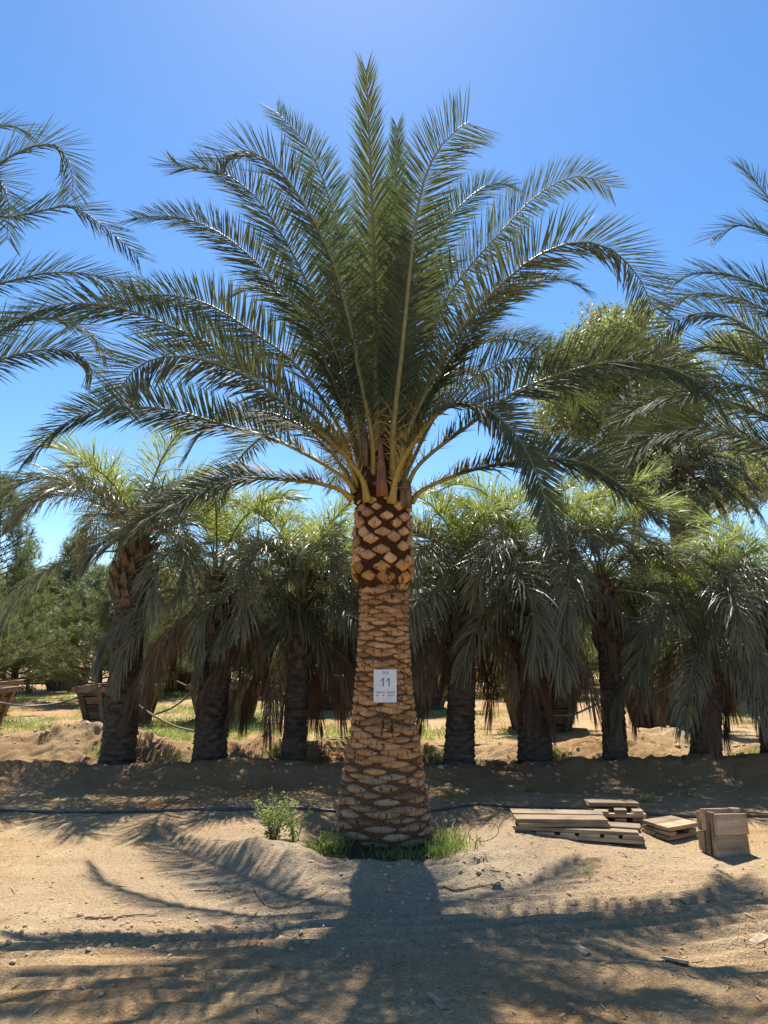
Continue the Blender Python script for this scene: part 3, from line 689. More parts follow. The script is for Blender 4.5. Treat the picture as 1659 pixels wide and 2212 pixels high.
def one(cx):
    # the tall printed figure 1
    h = 0.077; w = 0.0085
    xs_ = [(cx, -h / 2), (cx + w, -h / 2), (cx + w, h / 2), (cx + w * 0.35, h / 2), (cx, h / 2 - 0.006), (cx - 0.010, h / 2 - 0.017), (cx - 0.022, h / 2 - 0.024), (cx - 0.022, h / 2 - 0.032), (cx - 0.012, h / 2 - 0.027), (cx, h / 2 - 0.018)]
    x = np.array([a for a, _ in xs_]); y = np.array([b for _, b in xs_]) + 0.034
    V = np.stack([x, -paper_bulge(x, y) - 0.0016, y], 1)
    obj('lettering', mesh('lettering', V, [[0, 1, 2, 9], [3, 4, 9, 2], [4, 5, 8, 9], [5, 6, 7, 8]], None, [M['ink']], False), sheet)
one(-0.022); one(0.031)
text_mesh('Aerial Root', 0.0185, (-0.045, -0.056), sheet, M['ink'], 0.95)
text_mesh('Root Ball', 0.0185, (0.057, -0.056), sheet, M['ink'], 0.95)
text_mesh("0.0'", 0.0185, (-0.072, -0.085), sheet, M['ink'], 0.95)
text_mesh('M', 0.0185, (-0.018, -0.085), sheet, M['ink'], 0.95)
text_mesh("5'x5'x3.5'", 0.0185, (0.052, -0.085), sheet, M['ink'], 0.85)
for (x, y, a) in ((-0.09, 0.132, .7), (0.088, 0.13, -.4), (-0.092, 0.008, .8), (0.09, -0.004, .3), (0.002, -0.002, 0), (0.083, -0.128, .6), (-0.095, -0.118, .5)):
    d = 0.006; x = np.array([x - d * math.cos(a), x + d * math.cos(a)]); y = np.array([y - d * math.sin(a), y + d * math.sin(a)])
    V, Q, T_ = tube_data(np.stack([x, -paper_bulge(x, y) - 0.001, y], 1), 0.0008, 5)
    obj('staple', mesh('staple', V, Q, T_, [M['staple']]), sheet)

# ------------------------------------------------------------------ the two neighbouring date palms of the row
def side_palm(x0, y0, label, fr, tipz, azs, sd):
    root = empty('date_palm', (x0, y0, 0), label, 'palm tree')
    O = np.array([x0, y0, 0.0])
    zz = np.linspace(-0.2, 3.0, 90); aa = np.linspace(0, 2 * np.pi, 48, endpoint=False); ZZ, AA = np.meshgrid(zz, aa, indexing='ij')
    R = R_of(ZZ * ZTOP / 3.0) - 0.02 + 0.02 * (np.abs(np.sin(AA * 3.5 + np.floor(ZZ / 0.055) * 1.57)) ** 0.6) * ((ZZ / 0.055) % 1)
    V = np.stack([R * np.cos(AA), R * np.sin(AA), ZZ], -1).reshape(-1, 3)
    i, j = np.meshgrid(np.arange(89), np.arange(48), indexing='ij'); i = i.ravel(); j = j.ravel(); j2 = (j + 1) % 48
    obj('trunk', mesh('trunk', V, np.stack([i * 48 + j, i * 48 + j2, (i + 1) * 48 + j2, (i + 1) * 48 + j], 1), None, [M['scar_low']]), root)
    hs = np.linspace(2.85, 3.6, 10); V, Q, T_ = tube_data(np.stack([0 * hs, 0 * hs, hs], 1), np.linspace(0.3, 0.05, 10), 14, (1, 0, 0))
    obj('bud', mesh('bud', V, Q, T_, [M['fiber']]), root)
    base = np.array([x0, y0, 3.05])
    for k, (pts, td, tw, op) in enumerate(fr):
        C3 = traced(pts, td, td * 0.55, y0, 1.0)
        st = base + 0.2 * nrm((C3[0] - base) * [1, 1, 0.2])
        d0 = np.linalg.norm(C3[0] - st); mid = st + (C3[0] - st) * 0.45 + np.array([0, 0, 0.16 * d0])
        C3 = np.concatenate([[st, mid], C3])
        rad = C3[-1] - C3[0]; rad[2] = 0
        add_frond(root, O, C3, M['date_leaf'], N0=-nrm(rad) + [0, 0, 0.2], twist=tw * 1.22, away=(0, -1, 0), seed=sd + k, **op)
    r2 = np.random.default_rng(sd)
    for k, azd in enumerate(azs):
        az = RAD(azd); e0 = RAD(r2.uniform(30, 78)); L = r2.uniform(3.4, 4.2); bend = RAD(r2.uniform(75, 120))
        s = np.linspace(0, 1, 9); e = e0 - bend * s ** 1.6
        h = np.concatenate([[0], np.cumsum(np.cos(e[1:]) * L / 8)]); v = np.concatenate([[0], np.cumsum(np.sin(e[1:]) * L / 8)])
        C3 = np.stack([x0 + (0.16 + h) * math.cos(az), y0 + (0.16 + h) * math.sin(az), 3.05 + v], 1)
        add_frond(root, O, C3, M['date_leaf'], N0=(-math.cos(az), -math.sin(az), 0.1), twist=r2.uniform(-40, 40), seed=sd + 40 + k, nl=170)
    return root
LP = side_palm(-5.7, 7.2, 'date palm standing beyond the left edge, only its arching fronds in view', [
    ([(-120, 470), (0, 353), (65, 318), (100, 310), (130, 318), (150, 348), (158, 388), (154, 425)], -0.4, 60, dict(Lmax=0.5, nl=190)),
    ([(-120, 480), (0, 470), (50, 466), (100, 453), (140, 443), (170, 453), (205, 473), (235, 498), (265, 523), (299, 555)], 0.2, 50, dict(nl=200)),
    ([(-120, 660), (0, 613), (50, 600), (100, 590), (150, 588), (200, 593), (250, 604), (290, 628)], 0.5, 45, dict(nl=190)),
    ([(-120, 830), (0, 778), (50, 763), (100, 755), (150, 758), (185, 775), (202, 812)], 0.3, 55, dict(nl=190)),
    ([(-150, 330), (-60, 285), (0, 270), (30, 272), (66, 290)], 0.4, 50, dict(nl=170)),
    ([(-140, 500), (-60, 400), (-10, 380), (18, 430), (14, 520)], -0.5, 60, dict(nl=170)),
    ([(-120, 760), (0, 715), (60, 690), (130, 690), (190, 715), (230, 770)], 1.0, 40, dict(nl=190)),
], 3, [110, 150, 195, 235, 170], 300)
RP = side_palm(5.9, 7.2, 'date palm standing beyond the right edge, only its arching fronds in view', [
    ([(1760, 800), (1659, 743), (1610, 703), (1570, 683), (1530, 675), (1490, 680), (1455, 698), (1430, 720), (1412, 745)], -0.5, 55, dict(nl=200)),
    ([(1760, 730), (1659, 672), (1600, 645), (1555, 636), (1505, 633), (1465, 645), (1430, 668)], 0.3, 45, dict(nl=200)),
    ([(1760, 560), (1659, 508), (1630, 493), (1605, 486), (1575, 493), (1538, 515)], 0.2, 40, dict(nl=170)),
    ([(1740, 520), (1690, 460), (1659, 428), (1630, 388), (1604, 363)], 0.5, 40, dict(nl=170)),
    ([(1760, 1000), (1659, 968), (1600, 943), (1545, 928), (1480, 925), (1430, 936), (1390, 956), (1358, 982)], 0.0, 42, dict(nl=200)),
    ([(1760, 960), (1659, 900), (1590, 872), (1530, 858), (1480, 853), (1430, 860), (1380, 880), (1338, 912)], 0.6, 42, dict(nl=200)),
    ([(1760, 860), (1659, 800), (1590, 760), (1530, 748), (1470, 765), (1420, 800)], 1.0, 45, dict(nl=200)),
    ([(1760, 690), (1659, 625), (1600, 600), (1540, 588), (1490, 592), (1450, 612)], 0.7, 40, dict(nl=190)),
    ([(1760, 900), (1659, 850), (1600, 830), (1530, 830), (1470, 860)], -0.4, 45, dict(nl=190)),
], 3, [25, 60, 345, 8, 300], 400)

# ------------------------------------------------------------------ feather palms of the second row
def butia_frond(L, e0, bend, seed, leaf, rach, nl=92, Lmax=0.62, droop=0.9, vang=38, dead=False, sway=0.15):
    rg = np.random.default_rng(seed)
    n = 40; s = np.linspace(0, 1, n); e = RAD(e0) - RAD(bend) * s ** 1.25
    yaw = sway * s ** 1.5 * rg.normal(0, 1)
    st = L / (n - 1)
    d = np.stack([np.cos(e) * np.cos(yaw), np.cos(e) * np.sin(yaw), np.sin(e)], 1)
    P = np.concatenate([[[0, 0, 0]], np.cumsum(d[1:] * st, 0)])
    T, N = frames(P, (-math.sin(RAD(e0)), 0, math.cos(RAD(e0)))); S = np.cross(T, N)
    rad = 0.016 * (1 - s) ** 0.7 + 0.003 + 0.02 * np.clip(1 - s / 0.1, 0, 1)
    k = np.arange(0, n, 3); mbR = MB(); V, Q, Tt = tube_data(P[k], rad[k], 5, N[0], 0.6); mbR.add(V, Q, Tt)
    mbL = MB(); t0 = 0.24
    at = lambda A, t: np.stack([np.interp(t, s, A[:, i]) for i in range(3)], 1)
    for sd in (-1, 1):
        t = np.linspace(t0, 0.99, nl) + rg.normal(0, 0.003, nl); t = np.clip(t, 0, 1)
        p, tt, nn, ss = at(P, t), nrm(at(T, t)), nrm(at(N, t)), nrm(at(S, t))
        f = RAD(1) * np.interp(t, [t0, .6, 1], (60, 48, 20)) + rg.normal(0, 0.12, nl)
        va = RAD(vang) + rg.normal(0, 0.32, nl)
        if dead: f = f * 0.6; va = va - 0.5
        O = np.cos(va)[:, None] * sd * ss + np.sin(va)[:, None] * nn
        D = nrm(np.cos(f)[:, None] * tt + np.sin(f)[:, None] * O)
        W = rot_about(nrm(tt - (tt * D).sum(-1, keepdims=True) * D), D, rg.normal(0.3 * sd, 0.7, nl))
        Ln = Lmax * (0.55 + 0.45 * np.clip((t - t0) / .2, 0, 1)) * (1 - 0.45 * np.clip((t - .6) / .4, 0, 1) ** 2) * rg.normal(1, .08, nl)
        blades(mbL, p, D, W, Ln, np.full(nl, 0.0145 if not dead else 0.010) * rg.normal(1, .12, nl), np.abs(rg.normal(droop, 0.35, nl)), (0, .22, .48, .72, .9, 1), (.7, 1, 1, .8, .5, 0), 0)
    return mbR.build('frond', rach), mbL.build('leaflets', leaf)
PB = {'young': [], 'mid': [], 'old': [], 'dead': []}
for k in range(4): PB['young'].append(butia_frond(1.9 + 0.12 * k, 84 - 4 * k, 62 + 14 * k, 900 + k, M['butia_young'], M['butia_rachis'], droop=0.35))
for k in range(5): PB['mid'].append(butia_frond(2.0 + 0.08 * k, 64 - 7 * k, 118 + 7 * k, 920 + k, M['butia_leaf'], M['butia_rachis'], droop=0.8))
for k in range(5): PB['old'].append(butia_frond(1.9 + 0.08 * k, 30 - 9 * k, 98 - 3 * k, 940 + k, M['butia_leaf'], M['butia_rachis'], droop=1.5, vang=20))
for k in range(4): PB['dead'].append(butia_frond(1.6 + 0.1 * k, -12 - 12 * k, 72 - 11 * k, 960 + k, M['dead_leaf'], M['dead_rachis'], droop=2.2, dead=True, nl=70, Lmax=0.58))
# leaf-base boot: wedge that leaves the neck outward and upward (local x = outward)
V = np.array([[0, -.05, 0], [0, .05, 0], [.05, .03, .13], [.05, -.03, .13], [.02, -.055, -.02], [.02, .055, -.02], [.085, .028, .14], [.085, -.028, .14], [.11, .014, .21], [.11, -.014, .21], [.085, .014, .20], [.085, -.014, .20]])
boot_me = mesh('leaf_base', V, [[0, 3, 2, 1], [4, 5, 6, 7], [0, 4, 7, 3], [1, 2, 6, 5], [0, 1, 5, 4], [7, 6, 8, 9], [3, 11, 10, 2], [9, 8, 10, 11], [2, 10, 8, 6], [3, 7, 9, 11]], None, [M['butia_base']], False)

def butia(name, ub, vb, Yb, neck, crown, wpx, label, sd, counts=(7, 11, 9, 7), fs=1.0, deadlen=1.0, clear=0.0):
    rg = np.random.default_rng(sd)
    b = unproj(ub, vb, Yb); bz = float(gz(b[0], Yb)); b[2] = bz - 0.05
    nk = unproj(neck[0], neck[1], Yb); ct = unproj(crown[0], crown[1], Yb + 0.1)
    r = wpx * K / FPX * Yb * 0.5 * 0.97
    root = empty(name, tuple(b), label, 'palm tree', 'feather palms in the row behind')
    nk = nk - b; ct = ct - b
    path = np.array([[0, 0, -0.1], nk * 0.5 + [0, 0, 0], nk, ct])
    nz, na = 170, 56
    Pp, ln = catmull(path, nz); zz = Pp[:, 2]
    aa = np.linspace(0, 2 * np.pi, na, endpoint=False)
    ZZ, AA = np.meshgrid(zz, aa, indexing='ij')
    prof_r = np.interp(zz, [0, 0.25, nk[2] * 0.6, nk[2] - 0.04, nk[2] + 0.06, nk[2] + 0.3, ct[2]], [r * 1.16, r * 1.04, r * 0.96, r * 0.94, r * 1.22, r * 1.22, r * 0.7])
    rowi = np.floor(ZZ / 0.085); ph = (ZZ / 0.085) % 1
    uu = AA * 9 / (2 * np.pi) + 0.5 * (rowi % 2) + 0.12 * fbm(ZZ * 3, AA, 2); dd = np.abs(uu - np.round(uu)) * 2
    scale_ = np.clip((1 - dd ** 1.7) - ph * 0.9 + 0.1, 0, 1) ** 0.5
    R = prof_r[:, None] * (1 + 0.15 * (scale_ - 0.6) + 0.03 * fbm(AA * 3, ZZ * 9, 3))
    V = np.stack([Pp[:, 0:1] + R * np.cos(AA), Pp[:, 1:2] + R * np.sin(AA), ZZ], -1).reshape(-1, 3)
    i, j = np.meshgrid(np.arange(nz - 1), np.arange(na), indexing='ij'); i = i.ravel(); j = j.ravel(); j2 = (j + 1) % na
    obj('trunk', mesh('trunk', V, np.stack([i * na + j, i * na + j2, (i + 1) * na + j2, (i + 1) * na + j], 1), None, [M['butia_trunk']]), root)
    nb = 44
    for k in range(nb):
        t = (k + 0.5) / nb; z = nk[2] - 0.06 + t * (ct[2] - nk[2]) * 0.95; a = k * 2.39996 + rg.normal(0, .1)
        if z > nk[2] + 0.9: z = nk[2] + rg.uniform(0, 0.9)
        x0 = np.interp(z, zz, Pp[:, 0]); y0 = np.interp(z, zz, Pp[:, 1]); rr = np.interp(z, zz, prof_r) * 0.9
        o = obj('leaf_base', boot_me, root, (x0 + rr * math.cos(a), y0 + rr * math.sin(a), z), (0, rg.normal(0.0, 0.12), a)); s_ = r / 0.22 * rg.uniform(0.85, 1.2); o.scale = (s_, s_ * 1.1, s_)
    ny_, nm_, no_, nd_ = counts
    def put(kind, n, zof, rf, a0):
        for k in range(n):
            a = a0 + k * 2 * np.pi / n + rg.normal(0, 0.22)
            if clear and kind in ('old', 'dead', 'mid') and abs((a + np.pi / 2 + np.pi) % (2 * np.pi) - np.pi) < (clear if kind != 'mid' else clear * 0.4): a += np.pi * rg.uniform(0.6, 1.4)
            fm, lm = PB[kind][rg.integers(len(PB[kind]))]
            z = ct[2] + zof + rg.normal(0, 0.05)
            x0 = np.interp(min(z, zz[-1]), zz, Pp[:, 0]); y0 = np.interp(min(z, zz[-1]), zz, Pp[:, 1])
            rr = r * rf
            f = obj('frond', fm, root, (x0 + rr * math.cos(a), y0 + rr * math.sin(a), z), (rg.normal(0, 0.15), rg.normal(0, 0.08), a))
            s_ = fs * rg.uniform(0.85, 1.1) * (deadlen if kind == 'dead' else 0.9 if kind == 'young' else 1); f.scale = (s_, s_, s_)
            obj('leaflets', lm, f, kind='stuff')
    put('young', ny_, 0.02, 0.25, rg.uniform(0, 6)); put('mid', nm_, -0.06, 0.6, rg.uniform(0, 6)); put('old', no_, -0.28, 0.9, rg.uniform(0, 6)); put('dead', nd_, -0.42, 0.95, rg.uniform(0, 6))
    return root, b, ct
B1, b1, c1 = butia('feather_palm', 255, 1622, 10.9, (284, 1306), (300, 1160), 70, 'tall feather palm with leaning scaly trunk before the left timber planter', 21, (7, 14, 5, 0), 1.05, clear=0.95)
butia('feather_palm', 453, 1632, 10.8, (464, 1425), (468, 1240), 68, 'feather palm with brown dead fronds, second trunk from the left', 22, (7, 12, 9, 7), clear=0.45)
butia('feather_palm', 633, 1640, 10.7, (645, 1440), (652, 1290), 50, 'slender-trunked feather palm trailing brown dead fronds, just left of the date palm', 23, (8, 12, 10, 11), 0.96, clear=0.3)
butia('feather_palm', 800, 1620, 11.9, (770, 1440), (765, 1290), 60, 'feather palm mostly hidden behind the trunk with the number sheet', 24, (8, 11, 10, 11), 1.02)
butia('feather_palm', 990, 1650, 10.6, (1000, 1420), (1003, 1270), 62, 'feather palm with long grey skirt of dead leaves, first right of the date palm', 25, (9, 13, 9, 11), 1.0, clear=0.35)
butia('feather_palm', 1156, 1635, 10.8, (1150, 1430), (1148, 1230), 70, 'feather palm wrapped in drooping fronds in front of the weathered timber planter', 26, (9, 12, 12, 9), 1.0)
butia('feather_palm', 1331, 1648, 10.6, (1315, 1400), (1298, 1245), 50, 'feather palm with bare dark lower trunk and bulging boot of old leaf bases', 27, (8, 14, 10, 4), 0.92, clear=0.6)
butia('feather_palm', 1522, 1655, 10.5, (1530, 1475), (1528, 1345), 62, 'low feather palm with tan dead leaves hanging over its trunk, near the right edge', 28, (6, 11, 11, 9), 0.84)
butia('feather_palm', 1672, 1655, 10.6, (1668, 1400), (1660, 1285), 52, 'feather palm cut by the right edge of the view', 29, (7, 11, 10, 7), 0.86)
# russet flower sheaths on the first palm
for (u, v, u2, v2, w) in ((293, 1130, 299, 1082, 0.055), (340, 1140, 398, 1122, 0.05)):
    p0 = unproj(u, v, 10.3) - b1; p1 = unproj(u2, v2, 10.2) - b1
    P = np.array([p0 - 0.4 * (p1 - p0), p0, p0 * 0.5 + p1 * 0.5 + [0, 0, 0.02], p1])
    V, Q, T_ = tube_data(P, [0.02, w * 0.75, w, 0.008], 9, (0, -1, 0.1), 0.6)
    obj('flower_sheath', mesh('flower_sheath', V, Q, T_, [M['sheath_butia']]), B1)

# ------------------------------------------------------------------ timber planters
def planter(loc, rz, label, mname, s=0.86):
    root = empty('timber_planter', loc, label, 'planter', 'timber tree planters in the nursery', rz)
    bot, top, h = 0.58 * s, 0.80 * s, 0.95 * s; np_ = 5; ph = h / np_
    mt = M[mname]
    tilt = math.atan2(top - bot, h)
    for side in range(4):
        R = Matrix.Rotation(side * math.pi / 2, 4, 'Z')
        for k in range(np_):
            zc = (k + 0.5) * ph; hw = bot + (top - bot) * (zc / h)
            V, Q = box_data(2 * hw - 0.05, 0.04, ph - 0.012, 0.004, 0.006)
            Mx = R @ Matrix.Translation((0, -hw, zc)) @ Matrix.Rotation(tilt, 4, 'X')
            o = obj('plank', mesh('plank', V, Q, None, [mt], False), root); o.matrix_local = Mx
        for bx in (-0.93, -0.32, 0.32, 0.93):
            V, Q = box_data(0.10 * s, 0.04, h * 1.0, 0.003, 0.006)
            lean = math.atan2((top - bot) * bx, h); hwm = (bot + top) / 2
            Mx = R @ Matrix.Translation((bx * hwm, -hwm - 0.043, h / 2 - 0.01)) @ Matrix.Rotation(tilt, 4, 'X') @ Matrix.Rotation(lean, 4, 'Y')
            o = obj('batten', mesh('batten', V, Q, None, [mt], False), root); o.matrix_local = Mx
        V, Q = box_data(2 * top + (0.2 if side % 2 else 0.03), 0.09, 0.11, 0.004, 0.006)
        Mx = R @ Matrix.Translation((0, -top - 0.055, h - 0.02))
        o = obj('rim', mesh('rim', V, Q, None, [mt], False), root); o.matrix_local = Mx
    g_ = np.linspace(-top + 0.03, top - 0.03, 14); GX, GY = np.meshgrid(g_, g_); GZ = h - 0.1 + 0.05 * fbm(GX * 4, GY * 4, 3)
    i, j = np.meshgrid(np.arange(13), np.arange(13), indexing='ij'); i = i.ravel(); j = j.ravel()
    obj('soil', mesh('soil', np.stack([GX, GY, GZ], -1), np.stack([i * 14 + j, i * 14 + j + 1, (i + 1) * 14 + j + 1, (i + 1) * 14 + j], 1), None, [M['soil']]), root)
    return root
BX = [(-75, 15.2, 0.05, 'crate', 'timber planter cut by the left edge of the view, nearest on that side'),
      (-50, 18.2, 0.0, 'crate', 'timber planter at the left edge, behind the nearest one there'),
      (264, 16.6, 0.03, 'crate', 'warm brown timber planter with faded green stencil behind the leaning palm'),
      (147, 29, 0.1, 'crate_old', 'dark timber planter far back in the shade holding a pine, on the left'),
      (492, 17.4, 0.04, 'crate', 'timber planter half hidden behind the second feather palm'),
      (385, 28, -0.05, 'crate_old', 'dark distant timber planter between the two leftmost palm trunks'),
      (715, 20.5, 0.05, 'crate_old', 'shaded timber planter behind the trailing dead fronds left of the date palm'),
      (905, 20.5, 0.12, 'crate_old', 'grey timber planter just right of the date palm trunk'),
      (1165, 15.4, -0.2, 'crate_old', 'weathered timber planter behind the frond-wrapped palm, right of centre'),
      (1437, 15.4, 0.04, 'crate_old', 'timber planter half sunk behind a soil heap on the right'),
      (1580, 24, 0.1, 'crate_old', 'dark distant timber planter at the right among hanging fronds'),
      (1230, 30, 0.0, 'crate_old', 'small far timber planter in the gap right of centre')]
bxpos = []
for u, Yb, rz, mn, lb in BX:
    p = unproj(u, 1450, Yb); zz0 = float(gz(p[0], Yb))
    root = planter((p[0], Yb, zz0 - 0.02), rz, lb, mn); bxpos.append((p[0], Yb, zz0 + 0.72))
    if 'stencil' in lb:
        m, nt, b = mat('stencil_paint'); b.inputs['Base Color'].default_value = (0.10, 0.17, 0.12, 1); b.inputs['Roughness'].default_value = 0.9
        for cx in (-0.1, 0.36):
            mbs = MB()
            for k in range(7):
                V, Q = box_data(rng.uniform(0.08, 0.2), 0.004, 0.035, 0.004, 0.0); mbs.add(V + [cx + rng.normal(0, 0.05), 0, 0.16 * 0 + (k - 3) * 0.045], Q)
            o = obj('stencil_mark', mbs.build('stencil_mark', m, False), root); o.matrix_local = Matrix.Translation((0, -0.634, 0.47)) @ Matrix.Rotation(math.atan2(0.22, 0.95), 4, 'X')

# ------------------------------------------------------------------ pines and other trees
def pine_meshes(h, r, seed, ntuft=2600):
    rg = np.random.default_rng(seed)
    tz = np.linspace(0, h * 0.98, 14); tp = np.stack([0.05 * h * 0.3 * np.sin(tz * 0.9 + seed), 0.03 * h * 0.3 * np.cos(tz * 0.7), tz], 1); tp[:, :2] -= tp[0, :2]
    mbT = MB(); V, Q, T_ = tube_data(tp, np.interp(tz, [0, h], [0.028 * h + 0.01, 0.008]), 8, (1, 0, 0)); mbT.add(V, Q, T_)
    mbB = MB(); mbC = MB(); ends = []
    nb = 75
    for k in range(nb):
        t = (k + 0.5) / nb; z = h * (0.10 + 0.87 * t); a = k * 2.39996 + rg.normal(0, .3)
        L = r * (1 - t) ** 0.75 * rg.uniform(0.75, 1.15) + 0.18
        el = 0.15 + 0.75 * t + rg.normal(0, .1)
        s = np.linspace(0, 1, 6); bx = np.interp(z, tz, tp[:, 0]); by = np.interp(z, tz, tp[:, 1])
        hz = L * s * math.cos(el); vz = L * (s * math.sin(el) * 0.6 + 0.25 * s ** 2)
        P = np.stack([bx + hz * math.cos(a), by + hz * math.sin(a), z + vz], 1)
        V, Q, T_ = tube_data(P, np.interp(s, [0, 1], [0.012 * h * (1 - t) * 0.5 + 0.006, 0.004]), 4); mbB.add(V, Q, T_)
        ends.append((P, L))
    wts = np.array([e[1] for e in ends]); wts = wts / wts.sum()
    idx = rg.choice(nb, ntuft, p=wts)
    s = rg.uniform(0.2, 1.05, ntuft) ** 0.7
    P = np.array([[np.interp(ss, np.linspace(0, 1, 6), ends[i_][0][:, c]) for c in range(3)] for i_, ss in zip(idx, s)])
    P += rg.normal(0, 0.07 * r ** 0.5, P.shape) * [1, 1, 0.8]
    rep = 9
    PP = np.repeat(P, rep, 0); dirs = np.array([ends[i_][0][-1] - ends[i_][0][0] for i_ in idx]); dirs = nrm(dirs) * 0.7 + [0, 0, 0.5]
    D = nrm(np.repeat(dirs, rep, 0) + rg.normal(0, 0.75, PP.shape))
    W = nrm(rg.normal(0, 1, PP.shape))
    blades(mbC, PP, D, W, rg.uniform(0.12, 0.24, len(PP)), np.full(len(PP), 0.012), 0.15, (0, .6, 1), (1, .7, 0), 0)
    return mbT.build('trunk', M['pine_bark']), mbB.build('branches', M['pine_bark']), mbC.build('crown', M['pine_leaf'])
PM = [pine_meshes(4.2, 1.7, 3, 3600), pine_meshes(5.4, 1.7, 5, 3600), pine_meshes(3.6, 1.8, 8, 3200)]
def pine(loc, k, s, label, grp='pine trees behind the palms'):
    root = empty('pine_tree', loc, label, 'tree', grp, random.uniform(0, 6.28)); root.scale = (s, s, s)
    obj('trunk', PM[k][0], root); obj('branches', PM[k][1], root); obj('crown', PM[k][2], root)
    return root
def px(u, Y): return unproj(u, 1450, Y)[0]
# in the planters
pt = [(0, 1, 0.6, 'pine in the planter nearest the left edge'), (1, 1, 1.0, 'tall pine with pointed top against the sky at the left edge'), (2, 0, 0.72, 'pine growing in the stencilled brown planter'),
      (3, 0, 1.25, 'dark-trunked pine in the shaded planter far back on the left'), (4, 2, 0.85, 'pine in the planter behind the second feather palm'), (5, 0, 1.2, 'distant pine between the two leftmost palm trunks'),
      (6, 2, 1.0, 'pine in the shaded planter left of the date palm trunk'), (7, 0, 0.85, 'pine in the grey planter just right of the date palm trunk'), (8, 2, 0.75, 'bushy pine in the weathered planter right of centre'),
      (9, 2, 0.85, 'pine in the planter behind the soil heap'), (10, 0, 1.0, 'pine in the dark distant planter at the right'), (11, 1, 1.0, 'far pine in the gap right of centre')]
for i_, k, s, lb in pt:
    x, y, z = bxpos[i_]; pine((x, y, z), k, s, lb)
FARP = ['low pine behind the planters at the left edge', 'round pine left of the leaning palm trunk', 'pine just right of the leaning palm trunk', 'far pine seen over the second feather palm', 'bushy pine between the second and third palms', 'far pine behind the slender-trunked palm', 'pine hidden behind the date palm trunk', 'bushy pine showing at the right side of the date palm trunk', 'pine behind the skirted palm right of the date palm', 'tall far pine between the skirted and the frond-wrapped palms', 'bushy pine behind the frond-wrapped palm', 'far pine beside the sandy track on the right', 'bushy pine left of the low tan-leaved palm', 'far pine behind the low tan-leaved palm', 'pine at the right edge behind the palm row', 'pine just outside the left edge', 'farthest pine at the left, low against the sky', 'farthest pine behind the slender-trunked palm', 'farthest pine right of the date palm', 'pine just outside the right edge']
for n_, (u, Yb, k, s) in enumerate([(30, 24, 0, 1.05), (215, 23, 2, 1.15), (330, 25, 0, 1.1), (430, 33, 1, 1.0), (560, 26, 2, 1.25), (640, 31, 0, 1.2), (800, 30, 1, 1.0), (870, 27, 2, 1.25), (1010, 27, 0, 1.05), (1090, 33, 1, 1.05), (1180, 26, 2, 1.2), (1300, 34, 0, 1.3), (1400, 28, 2, 1.3), (1520, 33, 0, 1.2), (1650, 28, 2, 1.3), (-60, 29, 1, 1.1), (90, 36, 0, 1.3), (700, 38, 0, 1.4), (950, 40, 0, 1.4), (1720, 36, 1, 1.2)]):
    x = px(u, Yb); pine((x, Yb, float(gz(x, Yb)) - 0.05), k, s, FARP[n_])

def leafy_tree(name, loc, h, clumps, leafn, leafs, matl, bark, label, seed, trunk_r=0.25, grp=None, sh=None):
    rg = np.random.default_rng(seed)
    root = empty(name, loc, label, 'tree', grp)
    mbT = MB(); tz = np.linspace(0, h * 0.72, 10); tp = np.stack([0.02 * h * np.sin(tz * 0.5 + seed), 0.02 * h * np.cos(tz * .4), tz], 1)
    V, Q, T_ = tube_data(tp, np.interp(tz, [0, h * .72], [trunk_r, trunk_r * .35]), 10, (1, 0, 0)); mbT.add(V, Q, T_)
    obj('trunk', mbT.build('trunk', bark), root)
    mbB = MB(); mbC = MB()
    for (cx, cy, cz, cr) in clumps:
        z0 = min(cz * 0.75, h * 0.7); x0 = np.interp(z0, tz, tp[:, 0]); y0 = np.interp(z0, tz, tp[:, 1])
        P = catmull([[x0, y0, z0], [(x0 + cx) / 2, (y0 + cy) / 2, (z0 + cz) / 2 - 0.1 * cr], [cx, cy, cz]], 7)[0]
        V, Q, T_ = tube_data(P, np.linspace(trunk_r * .28, 0.02, 7), 5); mbB.add(V, Q, T_)
        n = int(leafn * cr * cr)
        sub = rg.normal(0, 0.5, (max(6, n // 45), 3)) * cr * [1, 1, 0.75]
        c = sub[rg.integers(len(sub), size=n)] + rg.normal(0, 0.17, (n, 3)) * cr
        D = nrm(rg.normal(0, 1, (n, 3)) + [0, 0, -0.7])
        blades(mbC, c + [cx, cy, cz], D, nrm(rg.normal(0, 1, (n, 3))), leafs * rg.uniform(.7, 1.3, n), leafs * 0.32 * rg.uniform(.7, 1.2, n), 0.2, (0, .45, 1), (.5, 1, 0), 0)
    obj('branches', mbB.build('branches', bark), root)
    obj('crown', mbC.build('crown', matl), root)
    return root
# big eucalyptus behind the right side
EY = 34.0
def ec(u, v, r, dy=0):
    p = unproj(u, v, EY + dy); return p, r
cl = []
ebase = np.array([px(1400, EY), EY, 0.0])
for (u, v, r) in [(1300, 690, 1.1), (1340, 720, 1.5), (1385, 760, 1.8), (1290, 770, 1.7), (1245, 760, 1.5), (1330, 840, 2.0), (1240, 860, 1.9), (1190, 890, 1.5), (1215, 830, 1.3), (1420, 850, 2.0), (1300, 930, 1.9), (1400, 950, 2.0), (1480, 900, 1.8), (1230, 920, 1.0), (1450, 800, 1.5), (1370, 680, 0.9), (1350, 1000, 1.7), (1460, 1000, 1.8), (1280, 1010, 1.4)]:
    p = unproj(u, v, EY + rng.normal(0, 1.2)); cl.append((*(p - ebase), r))
leafy_tree('eucalyptus_tree', tuple(ebase), 17, cl, 760, 0.25, M['euc_leaf'], M['euc_bark'], 'tall airy eucalyptus with yellow-green crown against the sky on the right', 71, 0.35)
ebase = np.array([px(1505, 38), 38, 0.0]); cl = []
